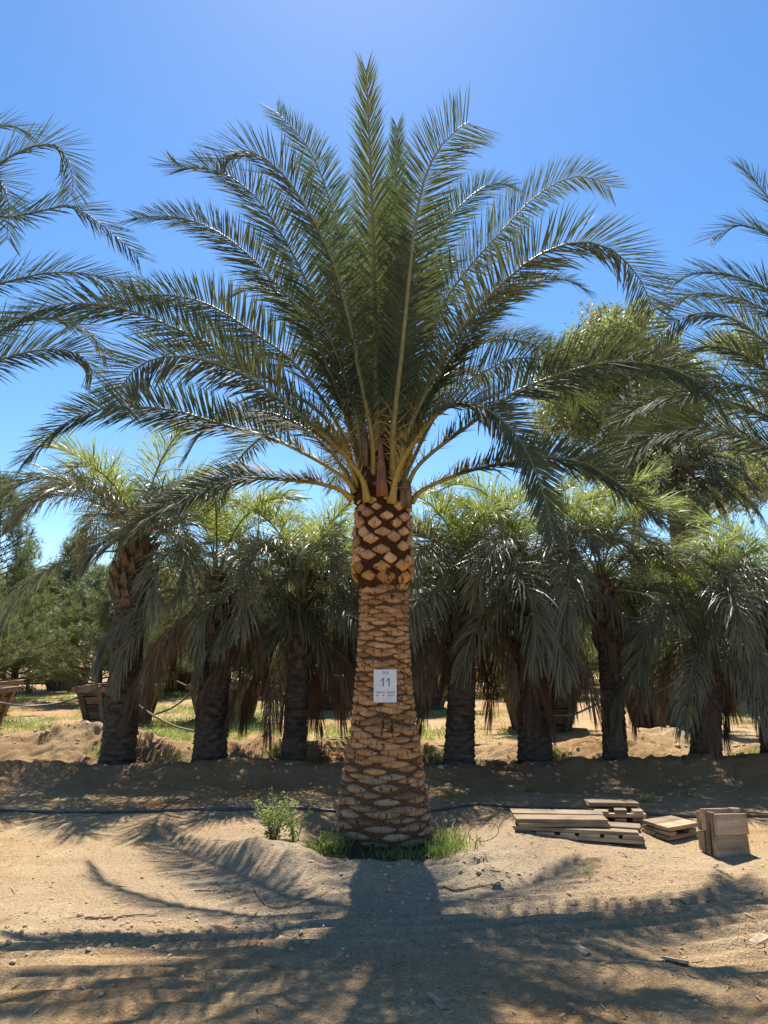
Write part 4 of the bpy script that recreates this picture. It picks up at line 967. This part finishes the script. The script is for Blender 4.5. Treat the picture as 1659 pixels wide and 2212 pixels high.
for (u, v, r) in [(1590, 740, 1.6), (1650, 770, 1.4), (1590, 960, 1.7), (1620, 1010, 1.6), (1560, 1020, 1.5), (1700, 860, 2.0), (1610, 1065, 1.3), (1650, 1050, 1.5), (1690, 1010, 1.8), (1570, 1070, 1.2)]:
    p = unproj(u, v, 38 + rng.normal(0, 1.2)); cl.append((*(p - ebase), r))
leafy_tree('eucalyptus_tree', tuple(ebase), 17, cl, 650, 0.24, M['euc_leaf'], M['euc_bark'], 'darker eucalyptus at the right edge behind the thick-trunked palm', 72, 0.35)
# rounded shrubs
for n_, (u, v, Yb, r, lb) in enumerate([(1475, 1140, 22, 1.3, 'rounded grey-green shrub below the thick-trunked palm'), (1080, 1330, 28, 1.6, 'dense green shrub far behind the centre right palms'), (1250, 1380, 36, 2.0, 'dense green shrub beside the far sandy track'), (560, 1330, 30, 1.8, 'dense green shrub far behind the second and third palms')]):
    p = unproj(u, v, Yb); gb = np.array([p[0], Yb, float(gz(p[0], Yb))])
    cz = p[2] - gb[2]; rr = np.random.default_rng(n_ + 80)
    cl = [(rr.normal(0, r * .6), rr.normal(0, r * .5), max(r * 0.5, cz + rr.normal(0, r * .45) - (0.8 if k > 4 else 0)), r * 0.7) for k in range(8)] + [(rr.normal(0, r * .7), rr.normal(0, r * .5), r * 0.6, r * .7) for k in range(4)]
    leafy_tree('round_shrub', tuple(gb), cz + r, cl, 560, 0.14, M['pine_leaf'], M['pine_bark'], lb, 90 + n_, 0.12, 'shrubs')

for n_, (u, Yb, r, lb) in enumerate([(590, 25, 1.25, 'low dark shrub between the second and third palm trunks'), (690, 27, 1.3, 'low dark shrub left of the date palm trunk'), (950, 25, 1.25, 'low dark shrub right of the date palm trunk'), (1070, 24, 1.25, 'low dark shrub between the skirted and frond-wrapped palms'), (1250, 31, 1.4, 'low dark shrub by the small far planter'), (1400, 24, 1.3, 'low dark shrub behind the half-sunk planter'), (1600, 28, 1.5, 'low dark shrub behind the rightmost palms'), (60, 27, 1.3, 'low dark shrub beside the left edge planters'), (340, 31, 1.5, 'low dark shrub right of the leaning palm')]):
    x = px(u, Yb); gb = (x, Yb, float(gz(x, Yb))); rr = np.random.default_rng(n_ + 180)
    cl = [(rr.normal(0, r * .75), rr.normal(0, r * .4), abs(rr.normal(r * .75, r * .4)) + 0.2, r * 0.6) for k in range(10)]
    leafy_tree('low_shrub', gb, r * 1.4, cl, 620, 0.13, M['pine_leaf'], M['pine_bark'], lb, 190 + n_, 0.08, 'low shrubs closing the view behind the palm row')

# thick-trunked palm far right
cpY = 25.0; cb = np.array([px(1500, cpY), cpY, 0.0]); ctp = unproj(1512, 1012, cpY)[2]
can = empty('canary_palm', tuple(cb), 'dark thick-trunked palm with drooping crown in the right background', 'palm tree')
zz = np.linspace(0, ctp, 90); aa = np.linspace(0, 2 * np.pi, 44, endpoint=False); ZZ, AA = np.meshgrid(zz, aa, indexing='ij')
R0 = np.interp(zz, [0, ctp - 2.2, ctp - 0.9, ctp - 0.2, ctp], [0.42, 0.42, 0.56, 0.50, 0.3])
rowi = np.floor(ZZ / 0.14); R = R0[:, None] * (1 + 0.13 * np.abs(np.cos(AA * 5 + rowi * 1.5708)) ** 0.7 * np.clip(1.1 - (ZZ / 0.14) % 1, 0, 1))
V = np.stack([R * np.cos(AA), R * np.sin(AA), ZZ], -1).reshape(-1, 3); i, j = np.meshgrid(np.arange(89), np.arange(44), indexing='ij'); i = i.ravel(); j = j.ravel(); j2 = (j + 1) % 44
obj('trunk', mesh('trunk', V, np.stack([i * 44 + j, i * 44 + j2, (i + 1) * 44 + j2, (i + 1) * 44 + j], 1), None, [M['canary_trunk']]), can)
CF = []
for k, (e0, bend) in enumerate([(75, 80), (58, 105), (40, 110), (22, 100), (4, 75), (-12, 62)]):
    s = np.linspace(0, 1, 9); e = RAD(e0) - RAD(bend) * s ** 1.5; L = 3.0
    h = np.concatenate([[0], np.cumsum(np.cos(e[1:]) * L / 8)]); v = np.concatenate([[0], np.cumsum(np.sin(e[1:]) * L / 8)])
    a_, b_, c_, _ = frond_meshes(np.stack([h, 0 * h, v], 1), N0=(-1, 0, 0.2), twist=20, nl=60, Lmax=0.42, lw=0.035, seed=700 + k)
    CF.append((a_.build('frond', M['rachis']), b_.build('leaflets', M['canary_leaf'])))
for k in range(72):
    i_ = min(5, int(k / 72 * 6)); a = k * 2.39996
    f = obj('frond', CF[i_][0], can, (0.2 * math.cos(a), 0.2 * math.sin(a), ctp + 0.1 - 0.07 * i_), (0, 0, a)); s_ = rng.uniform(0.85, 1.1); f.scale = (s_, s_, s_)
    obj('leaflets', CF[i_][1], f, kind='stuff')

# ------------------------------------------------------------------ irrigation pipe, hoses, wire
def ground_tube(name, pts, r, m, label, cat, dz=0.0, n=80, grp=None, wob=0.0):
    P, _ = catmull(pts, n); sd = rng.normal(0, 9)
    P = P.copy(); P[:, 1] += wob * np.array(fbm(P[:, 0] * 0.8 + sd, P[:, 0] * 0 + sd, 3))
    P[:, 2] = gz(P[:, 0], P[:, 1]) + r * 0.8 + P[:, 2]
    V, Q, T_ = tube_data(P, r, 8)
    return tag(obj(name, mesh(name, V, Q, T_, [m]), None), label, cat, grp)
ground_tube('irrigation_pipe', [(-9, 8.05, 0), (-5, 8.0, 0), (-2.5, 7.92, 0), (-1.2, 7.86, 0), (0.1, 7.9, 0.0), (1.2, 7.93, 0), (2.6, 7.78, 0), (4.0, 7.72, 0), (9, 7.75, 0)], 0.016, M['pipe'], 'black irrigation pipe lying across the sand behind the date palm', 'pipe', n=160, wob=0.05)
ground_tube('drip_tube', [(-2.35, 8.02, 0), (-2.1, 8.15, 0.06), (-1.8, 8.02, 0.05), (-1.5, 7.82, 0.02), (-1.25, 7.62, 0.0), (-0.95, 7.5, 0)], 0.006, M['pipe'], 'thin drip tube looping off the pipe left of the date palm', 'tube')
ground_tube('drip_tube', [(3.1, 7.8, 0), (3.2, 7.95, 0.05), (3.5, 7.95, 0.06), (3.8, 7.8, 0.03), (4.4, 7.7, 0)], 0.005, M['pipe'], 'thin drip tube arching over the pipe beyond the standing panel', 'tube')
def hang(name, pts, r, m, label):
    C3 = [unproj(u, v, Yy) for u, v, Yy in pts]; P, _ = catmull(C3, 50); V, Q, T_ = tube_data(P, r, 7)
    return tag(obj(name, mesh(name, V, Q, T_, [m]), None), label, 'hose', 'hoses strung between the planters')
hang('hose', [(-60, 1505, 14.0), (0, 1518, 14.2), (60, 1525, 14.6), (130, 1518, 15.0), (190, 1498, 15.4), (225, 1480, 15.6)], 0.018, M['pipe'], 'black hose sagging from the left edge up to the stencilled planter')
hang('hose', [(268, 1500, 12.6), (300, 1524, 12.5), (335, 1548, 12.4), (375, 1568, 12.4), (420, 1580, 12.4)], 0.018, M['hose_olive'], 'hose slanting down from the stencilled planter towards the second palm')
hang('hose', [(330, 1545, 15.8), (370, 1530, 16.0), (405, 1505, 16.4), (430, 1482, 16.6)], 0.018, M['pipe'], 'dark hose rising to the planter behind the second palm')
hang('hose', [(345, 1452, 27), (380, 1470, 23), (420, 1490, 20)], 0.018, M['hose_olive'], 'far thin hose between the two leftmost palms')
hang('hose', [(1180, 1545, 13.8), (1230, 1545, 13.8), (1270, 1530, 14.2), (1305, 1512, 14.6), (1340, 1490, 15.2)], 0.020, M['hose_olive'], 'pale olive hose rising to the right from the weathered planter')
for (x0, x1, yy, lb) in ((-5.5, -3.0, 12.4, 'black hose lying on the soil heap behind the leaning palm'), (-3.2, -0.4, 12.75, 'hose on the ground behind the second and third palms'), (0.3, 2.5, 12.7, 'hose on the ground behind the palm right of the date palm')):
    ground_tube('hose', [(x0, yy + .1, 0), ((x0 + x1) / 2, yy - .1, 0), (x1, yy + .05, 0)], 0.016, M['pipe'], lb, 'hose', grp='hoses strung between the planters', wob=0.2)
# bent wire loop by the basin rim
th = np.linspace(-2.2, 3.9, 40); wc = unproj(1045, 1797, 6.55)
P = np.stack([wc[0] + 0.125 * np.cos(th) * np.linspace(1, 1.05, 40), 6.55 + 0.07 * np.sin(th), wc[2] + 0.055 * np.sin(th) + 0.02 * np.cos(th)], 1)
P = np.concatenate([[[P[0, 0] - 0.02, 6.5, float(gz(P[0, 0] - 0.02, 6.5)) - 0.03]], P])
V, Q, T_ = tube_data(P, 0.0035, 6); tag(obj('wire_loop', mesh('wire_loop', V, Q, T_, [M['wire']])), 'dark bent wire loop standing in the soil right of the palm base', 'wire')

# ------------------------------------------------------------------ salvaged timber panels
def board(root, sx, sy, sz, c, rz=0, rx=0, name='plank', ry=0):
    V, Q = box_data(sx, sy, sz, 0.011, 0.004)
    V[:, 2] += 0.012 * (V[:, 0] / max(sx, 0.2)) ** 2 * rng.normal(0, 1)
    o = obj(name, mesh(name, V, Q, None, [M['lumber']], False), root, c, (rx, ry, rz)); return o
def gzf(x, y): return float(gz(x, y))
# long lower panel
p = (1.74, 6.86); A = empty('timber_stack', (p[0], p[1], gzf(*p) + 0.0), 'long low timber panel lying on the sand under another, its cross blocks showing', 'timber panel', 'salvaged timber panels', RAD(-15))
for k in range(3): board(A, 1.32 - 0.03 * k, 0.135, 0.036, (0.01 * k, -0.155 + k * 0.15, 0.022), RAD(rng.normal(0, .8)))
for k, x in enumerate(np.linspace(-0.56, 0.56, 6)): board(A, 0.14 + 0.06 * (k % 2), 0.44, 0.040, (x, 0.0, 0.062), RAD(rng.normal(0, 1.0)), 0, 'cross_block')
for k in range(3): board(A, 1.28 - 0.05 * k, 0.14, 0.036, (-0.03 + 0.05 * k, -0.15 + k * 0.155, 0.102), RAD(rng.normal(0, .8)))
# upper panel
Bp = empty('timber_stack', (1.60, 6.93, gzf(1.74, 6.86) + 0.104), 'pale timber panel lying across the long low panel', 'timber panel', 'salvaged timber panels', RAD(-3))
for k in range(2): board(Bp, 0.98 - 0.04 * k, 0.20, 0.038, (0.0, -0.11 + k * 0.21, 0.021), RAD(rng.normal(0, 1)))
for k in range(2): board(Bp, 0.98 + 0.03 * k, 0.205, 0.040, (-0.02, -0.105 + k * 0.215, 0.062), RAD(rng.normal(0, 1)))
# stack behind
p = (2.22, 7.30); Cp = empty('timber_stack', (p[0], p[1], gzf(*p)), 'short stacked timber panel with three open block ends, behind the long panels', 'timber panel', 'salvaged timber panels', RAD(-4))
for k in range(2): board(Cp, 0.56, 0.15, 0.04, (0.02, -0.10 + k * 0.18, 0.024))
for k, x in enumerate((-0.2, 0.0, 0.2)): board(Cp, 0.12, 0.36, 0.042, (x, 0, 0.067), 0, 0, 'cross_block')
for k in range(2): board(Cp, 0.58, 0.16, 0.038, (0, -0.10 + k * 0.18, 0.109))
for k, x in enumerate((-0.19, 0.03, 0.2)): board(Cp, 0.14 - 0.02 * k, 0.38, 0.045, (x, -0.02, 0.152), RAD(-3), 0, 'cross_block')
for k in range(2): board(Cp, 0.54, 0.15, 0.04, (-0.03, 0.0 + k * 0.17, 0.196), RAD(1.5))
# square panel
p = (2.60, 6.96); Dp = empty('timber_stack', (p[0], p[1], gzf(*p)), 'square timber panel with sunlit top lying flat on the sand', 'timber panel', 'salvaged timber panels', RAD(28))
for k in range(2): board(Dp, 0.44, 0.17, 0.036, (0, -0.09 + k * 0.18, 0.02))
for k, x in enumerate((-0.16, 0.15)): board(Dp, 0.10, 0.36, 0.036, (x, 0, 0.058), 0, 0, 'cross_block')
for k in range(2): board(Dp, 0.44, 0.185, 0.040, (0.005, -0.094 + k * 0.19, 0.098))
# standing panel: three layers on edge
p = (2.84, 6.42); Ep = empty('timber_stack', (p[0], p[1], gzf(*p) - 0.01), 'timber panel standing on edge at the right, dark in the shade', 'timber panel', 'salvaged timber panels', RAD(24))
for lay, (yy, tilt) in enumerate(((-0.10, 0), (0.07, 0))):
    for k in range(2): board(Ep, 0.40, 0.045, 0.185, (0.0 + 0.01 * k, yy, 0.10 + k * 0.19), 0, RAD(-9), 'plank', RAD(4))
for k, x in enumerate((-0.17, 0.15)): board(Ep, 0.055, 0.04, 0.40, (x, -0.055, 0.2), 0, RAD(-5), 'cross_block', RAD(3))
for k, x in enumerate((-0.15, 0.17)): board(Ep, 0.055, 0.05, 0.38, (x, 0.02, 0.2), 0, RAD(-5), 'cross_block', RAD(3))
for k in range(2): board(Ep, 0.38, 0.04, 0.17, (0.02, 0.125, 0.095 + k * 0.185), 0, RAD(-9), 'plank', RAD(4))

for o_ in (A, Bp): o_.scale = (0.82, 0.85, 0.85)
for o_ in (Dp, Ep, Cp): o_.scale = (0.86, 0.86, 0.88)

# ------------------------------------------------------------------ weeds and grass at the palm base
def grass_tuft(x, y, n, spread, hmin, hmax, label, seed, m='grass', tall=0.35):
    rg = np.random.default_rng(seed); mb = MB()
    dx = rg.normal(0, spread, n); dy = rg.normal(0, spread * .7, n)
    d = np.hypot(dx, dy + (y - PY) * 0)
    rr = np.hypot(x + dx - PX, y + dy - PY); k = rr < R_of(0.05) + 0.02
    dx[k] *= 1.0; dy[k] -= (R_of(0.05) + 0.06 - rr[k])
    P = np.stack([dx, dy, gz(x + dx, y + dy) - gzf(x, y) - 0.01], 1)
    D = nrm(np.stack([rg.normal(0, tall, n), rg.normal(0, tall, n), np.ones(n)], 1))
    blades(mb, P, D, nrm(rg.normal(0, 1, (n, 3)) * [1, 1, .1]), rg.uniform(hmin, hmax, n), rg.uniform(0.005, 0.010, n), rg.uniform(0.2, 0.9, n), (0, .35, .7, 1), (.8, 1, .7, 0), 0)
    o = obj('grass_tuft', mb.build('grass_tuft', M[m]), None, (x, y, gzf(x, y)))
    return tag(o, label, 'grass', 'grass growing round the palm base')
grass_tuft(-0.46, 6.60, 170, 0.07, 0.10, 0.30, 'bright green grass tuft at the left foot of the date palm', 1)
grass_tuft(-0.66, 6.52, 60, 0.10, 0.08, 0.20, 'low grass left of the brighter tuft at the palm foot', 2)
grass_tuft(0.12, 6.42, 110, 0.13, 0.08, 0.18, 'shaded dark grass directly in front of the palm trunk', 3)
grass_tuft(0.42, 6.52, 130, 0.08, 0.09, 0.20, 'broad-bladed sunlit grass at the right foot of the date palm', 4)
grass_tuft(0.62, 6.72, 170, 0.12, 0.08, 0.18, 'fine sunlit grass spreading right of the palm base', 5)
grass_tuft(0.55, 6.95, 90, 0.08, 0.12, 0.28, 'taller grass behind the right foot of the date palm', 6)
grass_tuft(1.55, 5.75, 7, 0.02, 0.10, 0.24, 'lone upright grass blades on the bare sand right of the basin', 7)
for k, (x, y) in enumerate([(-2.9, 10.9), (-1.25, 11.2), (0.9, 11.4), (2.6, 11.4), (5.4, 11.2), (-4.2, 11.4), (-1.6, 11.6), (5.9, 11.5)]):
    o = grass_tuft(x, y, 160, 0.16, 0.10, 0.30, ['weedy grass between the first and second feather palms', 'weedy grass right of the slender-trunked palm', 'weedy grass left of the skirted palm', 'weedy grass between the skirted and frond-wrapped palms', 'weedy grass at the foot of the low tan-leaved palm', 'weedy grass left of the leaning palm', 'weedy grass behind the slender-trunked palm', 'weedy grass at the right edge of the palm row'][k], 20 + k, 'grass'); o['group'] = 'weedy grass along the palm row'
for k, (x, y) in enumerate([(0.75, 8.6), (2.95, 8.5), (1.7, 8.9), (3.6, 8.8)]):
    o = grass_tuft(x, y, 40, 0.05, 0.05, 0.14, ['grass sprout on the sand close right of the date palm', 'grass sprout behind the square timber stack', 'grass sprout on the shaded slope right of the date palm', 'grass sprout farthest right behind the irrigation pipe'][k], 40 + k); o['group'] = 'grass sprouts on the bare sand'

def weed(x, y, h, n, seed, label):
    rg = np.random.default_rng(seed); root = empty('leafy_weed', (x, y, gzf(x, y)), label, 'plant')
    mbS = MB(); mbL = MB()
    for k in range(n):
        a = rg.uniform(0, 6.28); l = h * rg.uniform(.55, 1.05); out = rg.uniform(.25, .85)
        P = catmull([[0.02 * math.cos(a), 0.02 * math.sin(a), -0.03], [out * l * .35 * math.cos(a), out * l * .35 * math.sin(a), l * .5], [out * l * math.cos(a), out * l * math.sin(a), l]], 10)[0]
        V, Q, T_ = tube_data(P, np.linspace(0.005, 0.0015, 10), 5); mbS.add(V, Q, T_)
        m_ = 34; t = rg.uniform(.15, 1, m_); p = np.stack([np.interp(t, np.linspace(0, 1, 10), P[:, i]) for i in range(3)], 1)
        # side shoots carry the leaves away from the stem
        p = p + rg.normal(0, 0.028, p.shape) * [1, 1, .6]
        D = nrm(rg.normal(0, 1, (m_, 3)) + [0, 0, .25])
        blades(mbL, p, D, nrm(rg.normal(0, 1, (m_, 3))), rg.uniform(.022, .05, m_), rg.uniform(.012, .022, m_), .3, (0, .45, 1), (.3, 1, 0), .25)
    obj('stems', mbS.build('stems', M['twig']), root); obj('leaves', mbL.build('leaves', M['weed_leaf']), root)
weed(-0.98, 6.78, 0.40, 17, 5, 'leafy weed bush growing on the basin rim left of the date palm')
weed(-0.80, 6.95, 0.34, 7, 6, 'smaller thin weed between the bush and the palm trunk')

# pasture and ground cover beyond the palm row
def patch(n, fn, hmin, hmax, m, name, label, seed, bw=0.012):
    rg = np.random.default_rng(seed); mb = MB()
    x = rg.uniform(-16, 16, n * 3); y = 12.7 + rg.random(n * 3) ** 1.4 * 17; k = fn(x, y, rg.random(n * 3)); x = x[k][:n]; y = y[k][:n]; c = len(x)
    rep = 4; X_ = np.repeat(x, rep) + rg.normal(0, .05, c * rep); Y_ = np.repeat(y, rep) + rg.normal(0, .05, c * rep)
    P = np.stack([X_, Y_, gz(X_, Y_) - .01], 1); nn = len(P)
    D = nrm(np.stack([rg.normal(0, .5, nn), rg.normal(0, .5, nn), np.ones(nn)], 1))
    blades(mb, P, D, nrm(rg.normal(0, 1, (nn, 3)) * [1, 1, .1]), rg.uniform(hmin, hmax, nn), np.full(nn, bw), rg.uniform(.2, .8, nn), (0, .5, 1), (1, .8, 0), 0)
    o = obj(name, mb.build(name, M[m]), kind='stuff'); o['label'] = label; o['category'] = 'grass'
patch(15000, lambda x, y, u: (fbm(x * .45 + 3, y * .6, 3) + 0.22 * (x < -2.6) + 0.3 * (np.hypot(x - 3.1, (y - 14.2) * 0.6) < 0.9) > 0.02 + 0.35 * u) & (y > 13.0), 0.06, 0.20, 'grass', 'green_grass', 'green grass patches among the planters behind the palms', 1)
patch(6000, lambda x, y, u: (fbm(x * .4 + 30, y * .5 + 8, 3) > -0.1 + 0.3 * u) & (x < 3.0 - 0 * y), 0.03, 0.10, 'dry_grass', 'dry_grass', 'yellowed dry grass on the sand behind the left palms', 2)

# ------------------------------------------------------------------ litter: clods, chips, twigs
def clod_mesh(seed):
    rg = np.random.default_rng(seed); t = (1 + 5 ** .5) / 2
    V = nrm(np.array([[-1, t, 0], [1, t, 0], [-1, -t, 0], [1, -t, 0], [0, -1, t], [0, 1, t], [0, -1, -t], [0, 1, -t], [t, 0, -1], [t, 0, 1], [-t, 0, -1], [-t, 0, 1]], float))
    T_ = np.array([[0, 11, 5], [0, 5, 1], [0, 1, 7], [0, 7, 10], [0, 10, 11], [1, 5, 9], [5, 11, 4], [11, 10, 2], [10, 7, 6], [7, 1, 8], [3, 9, 4], [3, 4, 2], [3, 2, 6], [3, 6, 8], [3, 8, 9], [4, 9, 5], [2, 4, 11], [6, 2, 10], [8, 6, 7], [9, 8, 1]])
    return V * rg.uniform(.7, 1.2, (12, 1)) * [1, 1, .7], T_
mb = MB(); CV = [clod_mesh(k) for k in range(6)]
def scatter(n, xf, yf, smin, smax):
    x = xf(n); y = yf(n); z = gz(x, y); s = smin + (smax - smin) * rng.random(n) ** 5
    for k in range(n):
        V, T_ = CV[k % 6]; a = rng.uniform(0, 6.28); c, sn = math.cos(a), math.sin(a)
        mb.add((V @ np.array([[c, sn, 0], [-sn, c, 0], [0, 0, 1]])) * s[k] + [x[k], y[k], z[k] + s[k] * .2], None, T_)
scatter(2600, lambda n: rng.uniform(-5, 5, n), lambda n: 3 + 6 * rng.random(n), 0.003, 0.016)
scatter(520, lambda n: rng.normal(-2.0, 0.9, n), lambda n: rng.normal(4.75, 0.16, n), 0.005, 0.026)
scatter(300, lambda n: rng.normal(0.2, 1.0, n), lambda n: rng.normal(5.55, 0.2, n), 0.005, 0.026)
scatter(900, lambda n: rng.uniform(-7, 7, n), lambda n: rng.normal(10.2, 0.8, n), 0.008, 0.05)
scatter(700, lambda n: rng.uniform(-7, 7, n), lambda n: rng.normal(12.1, 0.4, n), 0.008, 0.06)
o = obj('soil_clods', mb.build('soil_clods', M['clod'], False), kind='stuff'); o['label'] = 'small dirt clods and pebbles strewn over the sand'; o['category'] = 'clods'
mb = MB(); n = 2600; x = np.concatenate([rng.uniform(-5, 5, n // 2), rng.normal(2.2, 1.3, n // 2)]); y = 3.2 + 6 * rng.random(n); z = gz(x, y)
a = rng.uniform(0, 6.28, n); D = nrm(np.stack([np.cos(a), np.sin(a), rng.normal(0, .12, n)], 1)); Wd = nrm(np.stack([-np.sin(a), np.cos(a), rng.normal(0, .4, n)], 1))
blades(mb, np.stack([x, y, z + .006], 1), D, Wd, rng.uniform(.012, .05, n) , rng.uniform(.004, .014, n), 0.0, (0, .5, 1), (.8, 1, 0), .3)
o = obj('leaf_litter', mb.build('leaf_litter', M['chip']), kind='stuff'); o['label'] = 'straw-coloured bits of leaf litter scattered on the sand'; o['category'] = 'litter'
mb = MB(); n = 420; x = rng.normal(0, 2.6, n); y = 3.3 + 5.5 * rng.random(n); z = gz(x, y); a = rng.uniform(0, 6.28, n)
D = nrm(np.stack([np.cos(a), np.sin(a), rng.normal(0, .05, n)], 1)); Wd = nrm(np.stack([-np.sin(a), np.cos(a), rng.normal(0, .5, n)], 1))
blades(mb, np.stack([x, y, z + .006], 1), D, Wd, rng.uniform(.06, .2, n), rng.uniform(.003, .009, n), 0.0, (0, .3, .7, 1), (.7, 1, .8, 0), .5)
o = obj('dry_leaf_strips', mb.build('dry_leaf_strips', M['twig']), kind='stuff'); o['label'] = 'thin dry leaf strips lying about on the sand'; o['category'] = 'litter'
def gpt(u, v):
    a = (u * K - 384) / FPX; b = (512 - v * K) / FPX; d = np.array([a, cp - b * sp, sp + b * cp]); z = 0.0
    for _ in range(6):
        p = np.array([0, 0, CAM_H]) + d * ((z - CAM_H) / d[2]); z = gzf(p[0], p[1])
    return p
chips = [(1253, 2050, .10, .05, 'wood chip lying alone in the foreground, centre right'), (1460, 2078, .13, .07, 'largest pale wood chip in the right foreground'), (940, 2165, .14, .03, 'dark bark strip at the bottom of the view, right of centre'), (1070, 1888, .07, .05, 'pale chip on the rim right of the basin'), (1175, 1901, .06, .03, 'small pale chip on the sand below the timber panels'), (1640, 2035, .12, .06, 'wood chip at the right edge of the foreground'), (1355, 1800 + 52, .09, .03, 'flat splinter in front of the long timber panel'), (1620, 1985, .06, .03, 'small chip near the right edge'), (1480, 1952, .07, .03, 'light splinter below the standing timber panel')]
for k, (u, v, l, w, lb) in enumerate(chips):
    p = gpt(u, v); V, Q = box_data(l, w, 0.012, 0.01, 0.003); V[:, 1] *= 1 + 0.3 * np.sign(V[:, 0]) * rng.uniform(-1, 1); V[:, 2] += 0.008 * np.sin(V[:, 0] * 40)
    tag(obj('wood_chip', mesh('wood_chip', V, Q, None, [M['chip']], False), None, (p[0], p[1], p[2] + .008), (rng.normal(0, .2), rng.normal(0, .15), rng.uniform(0, 3))), lb, 'wood chip', 'loose wood chips on the sand')
twigs = [([(548, 1868 + 55), (590, 1962), (620, 1960), (655, 1948), (708, 1928)], .006, 'forked pale twig in the left foreground'), ([(185, 1890 + 95), (230, 1985), (300, 1978), (340, 1980)], .008, 'brown stick lying in the left wheel track'), ([(420, 1966 - 40), (470, 1925), (510, 1928)], .006, 'short dark stick left of the basin'), ([(950, 1912), (990, 1925), (1040, 1910), (1080, 1902)], .008, 'dark curved stick on the sand right of the palm shadow'), ([(300, 1810), (330, 1835), (345, 1822)], .005, 'thin bent twig on the sand at far left'), ([(880, 2030), (905, 2042), (925, 2050)], .005, 'thin twig in the palm shadow'), ([(845, 2105), (850, 2085), (880, 2078)], .006, 'curled leaf strip in the bottom shadow')]
for k, (pp, r_, lb) in enumerate(twigs):
    C3 = [gpt(u, v) + [0, 0, r_] for u, v in pp]; P, _ = catmull(C3, 16); P[:, 2] = gz(P[:, 0], P[:, 1]) + r_ + rng.normal(0, .002, 16); V, Q, T_ = tube_data(P, np.linspace(r_, r_ * .4, 16), 6)
    tag(obj('twig', mesh('twig', V, Q, T_, [M['twig']]), None), lb, 'twig', 'twigs on the sand')
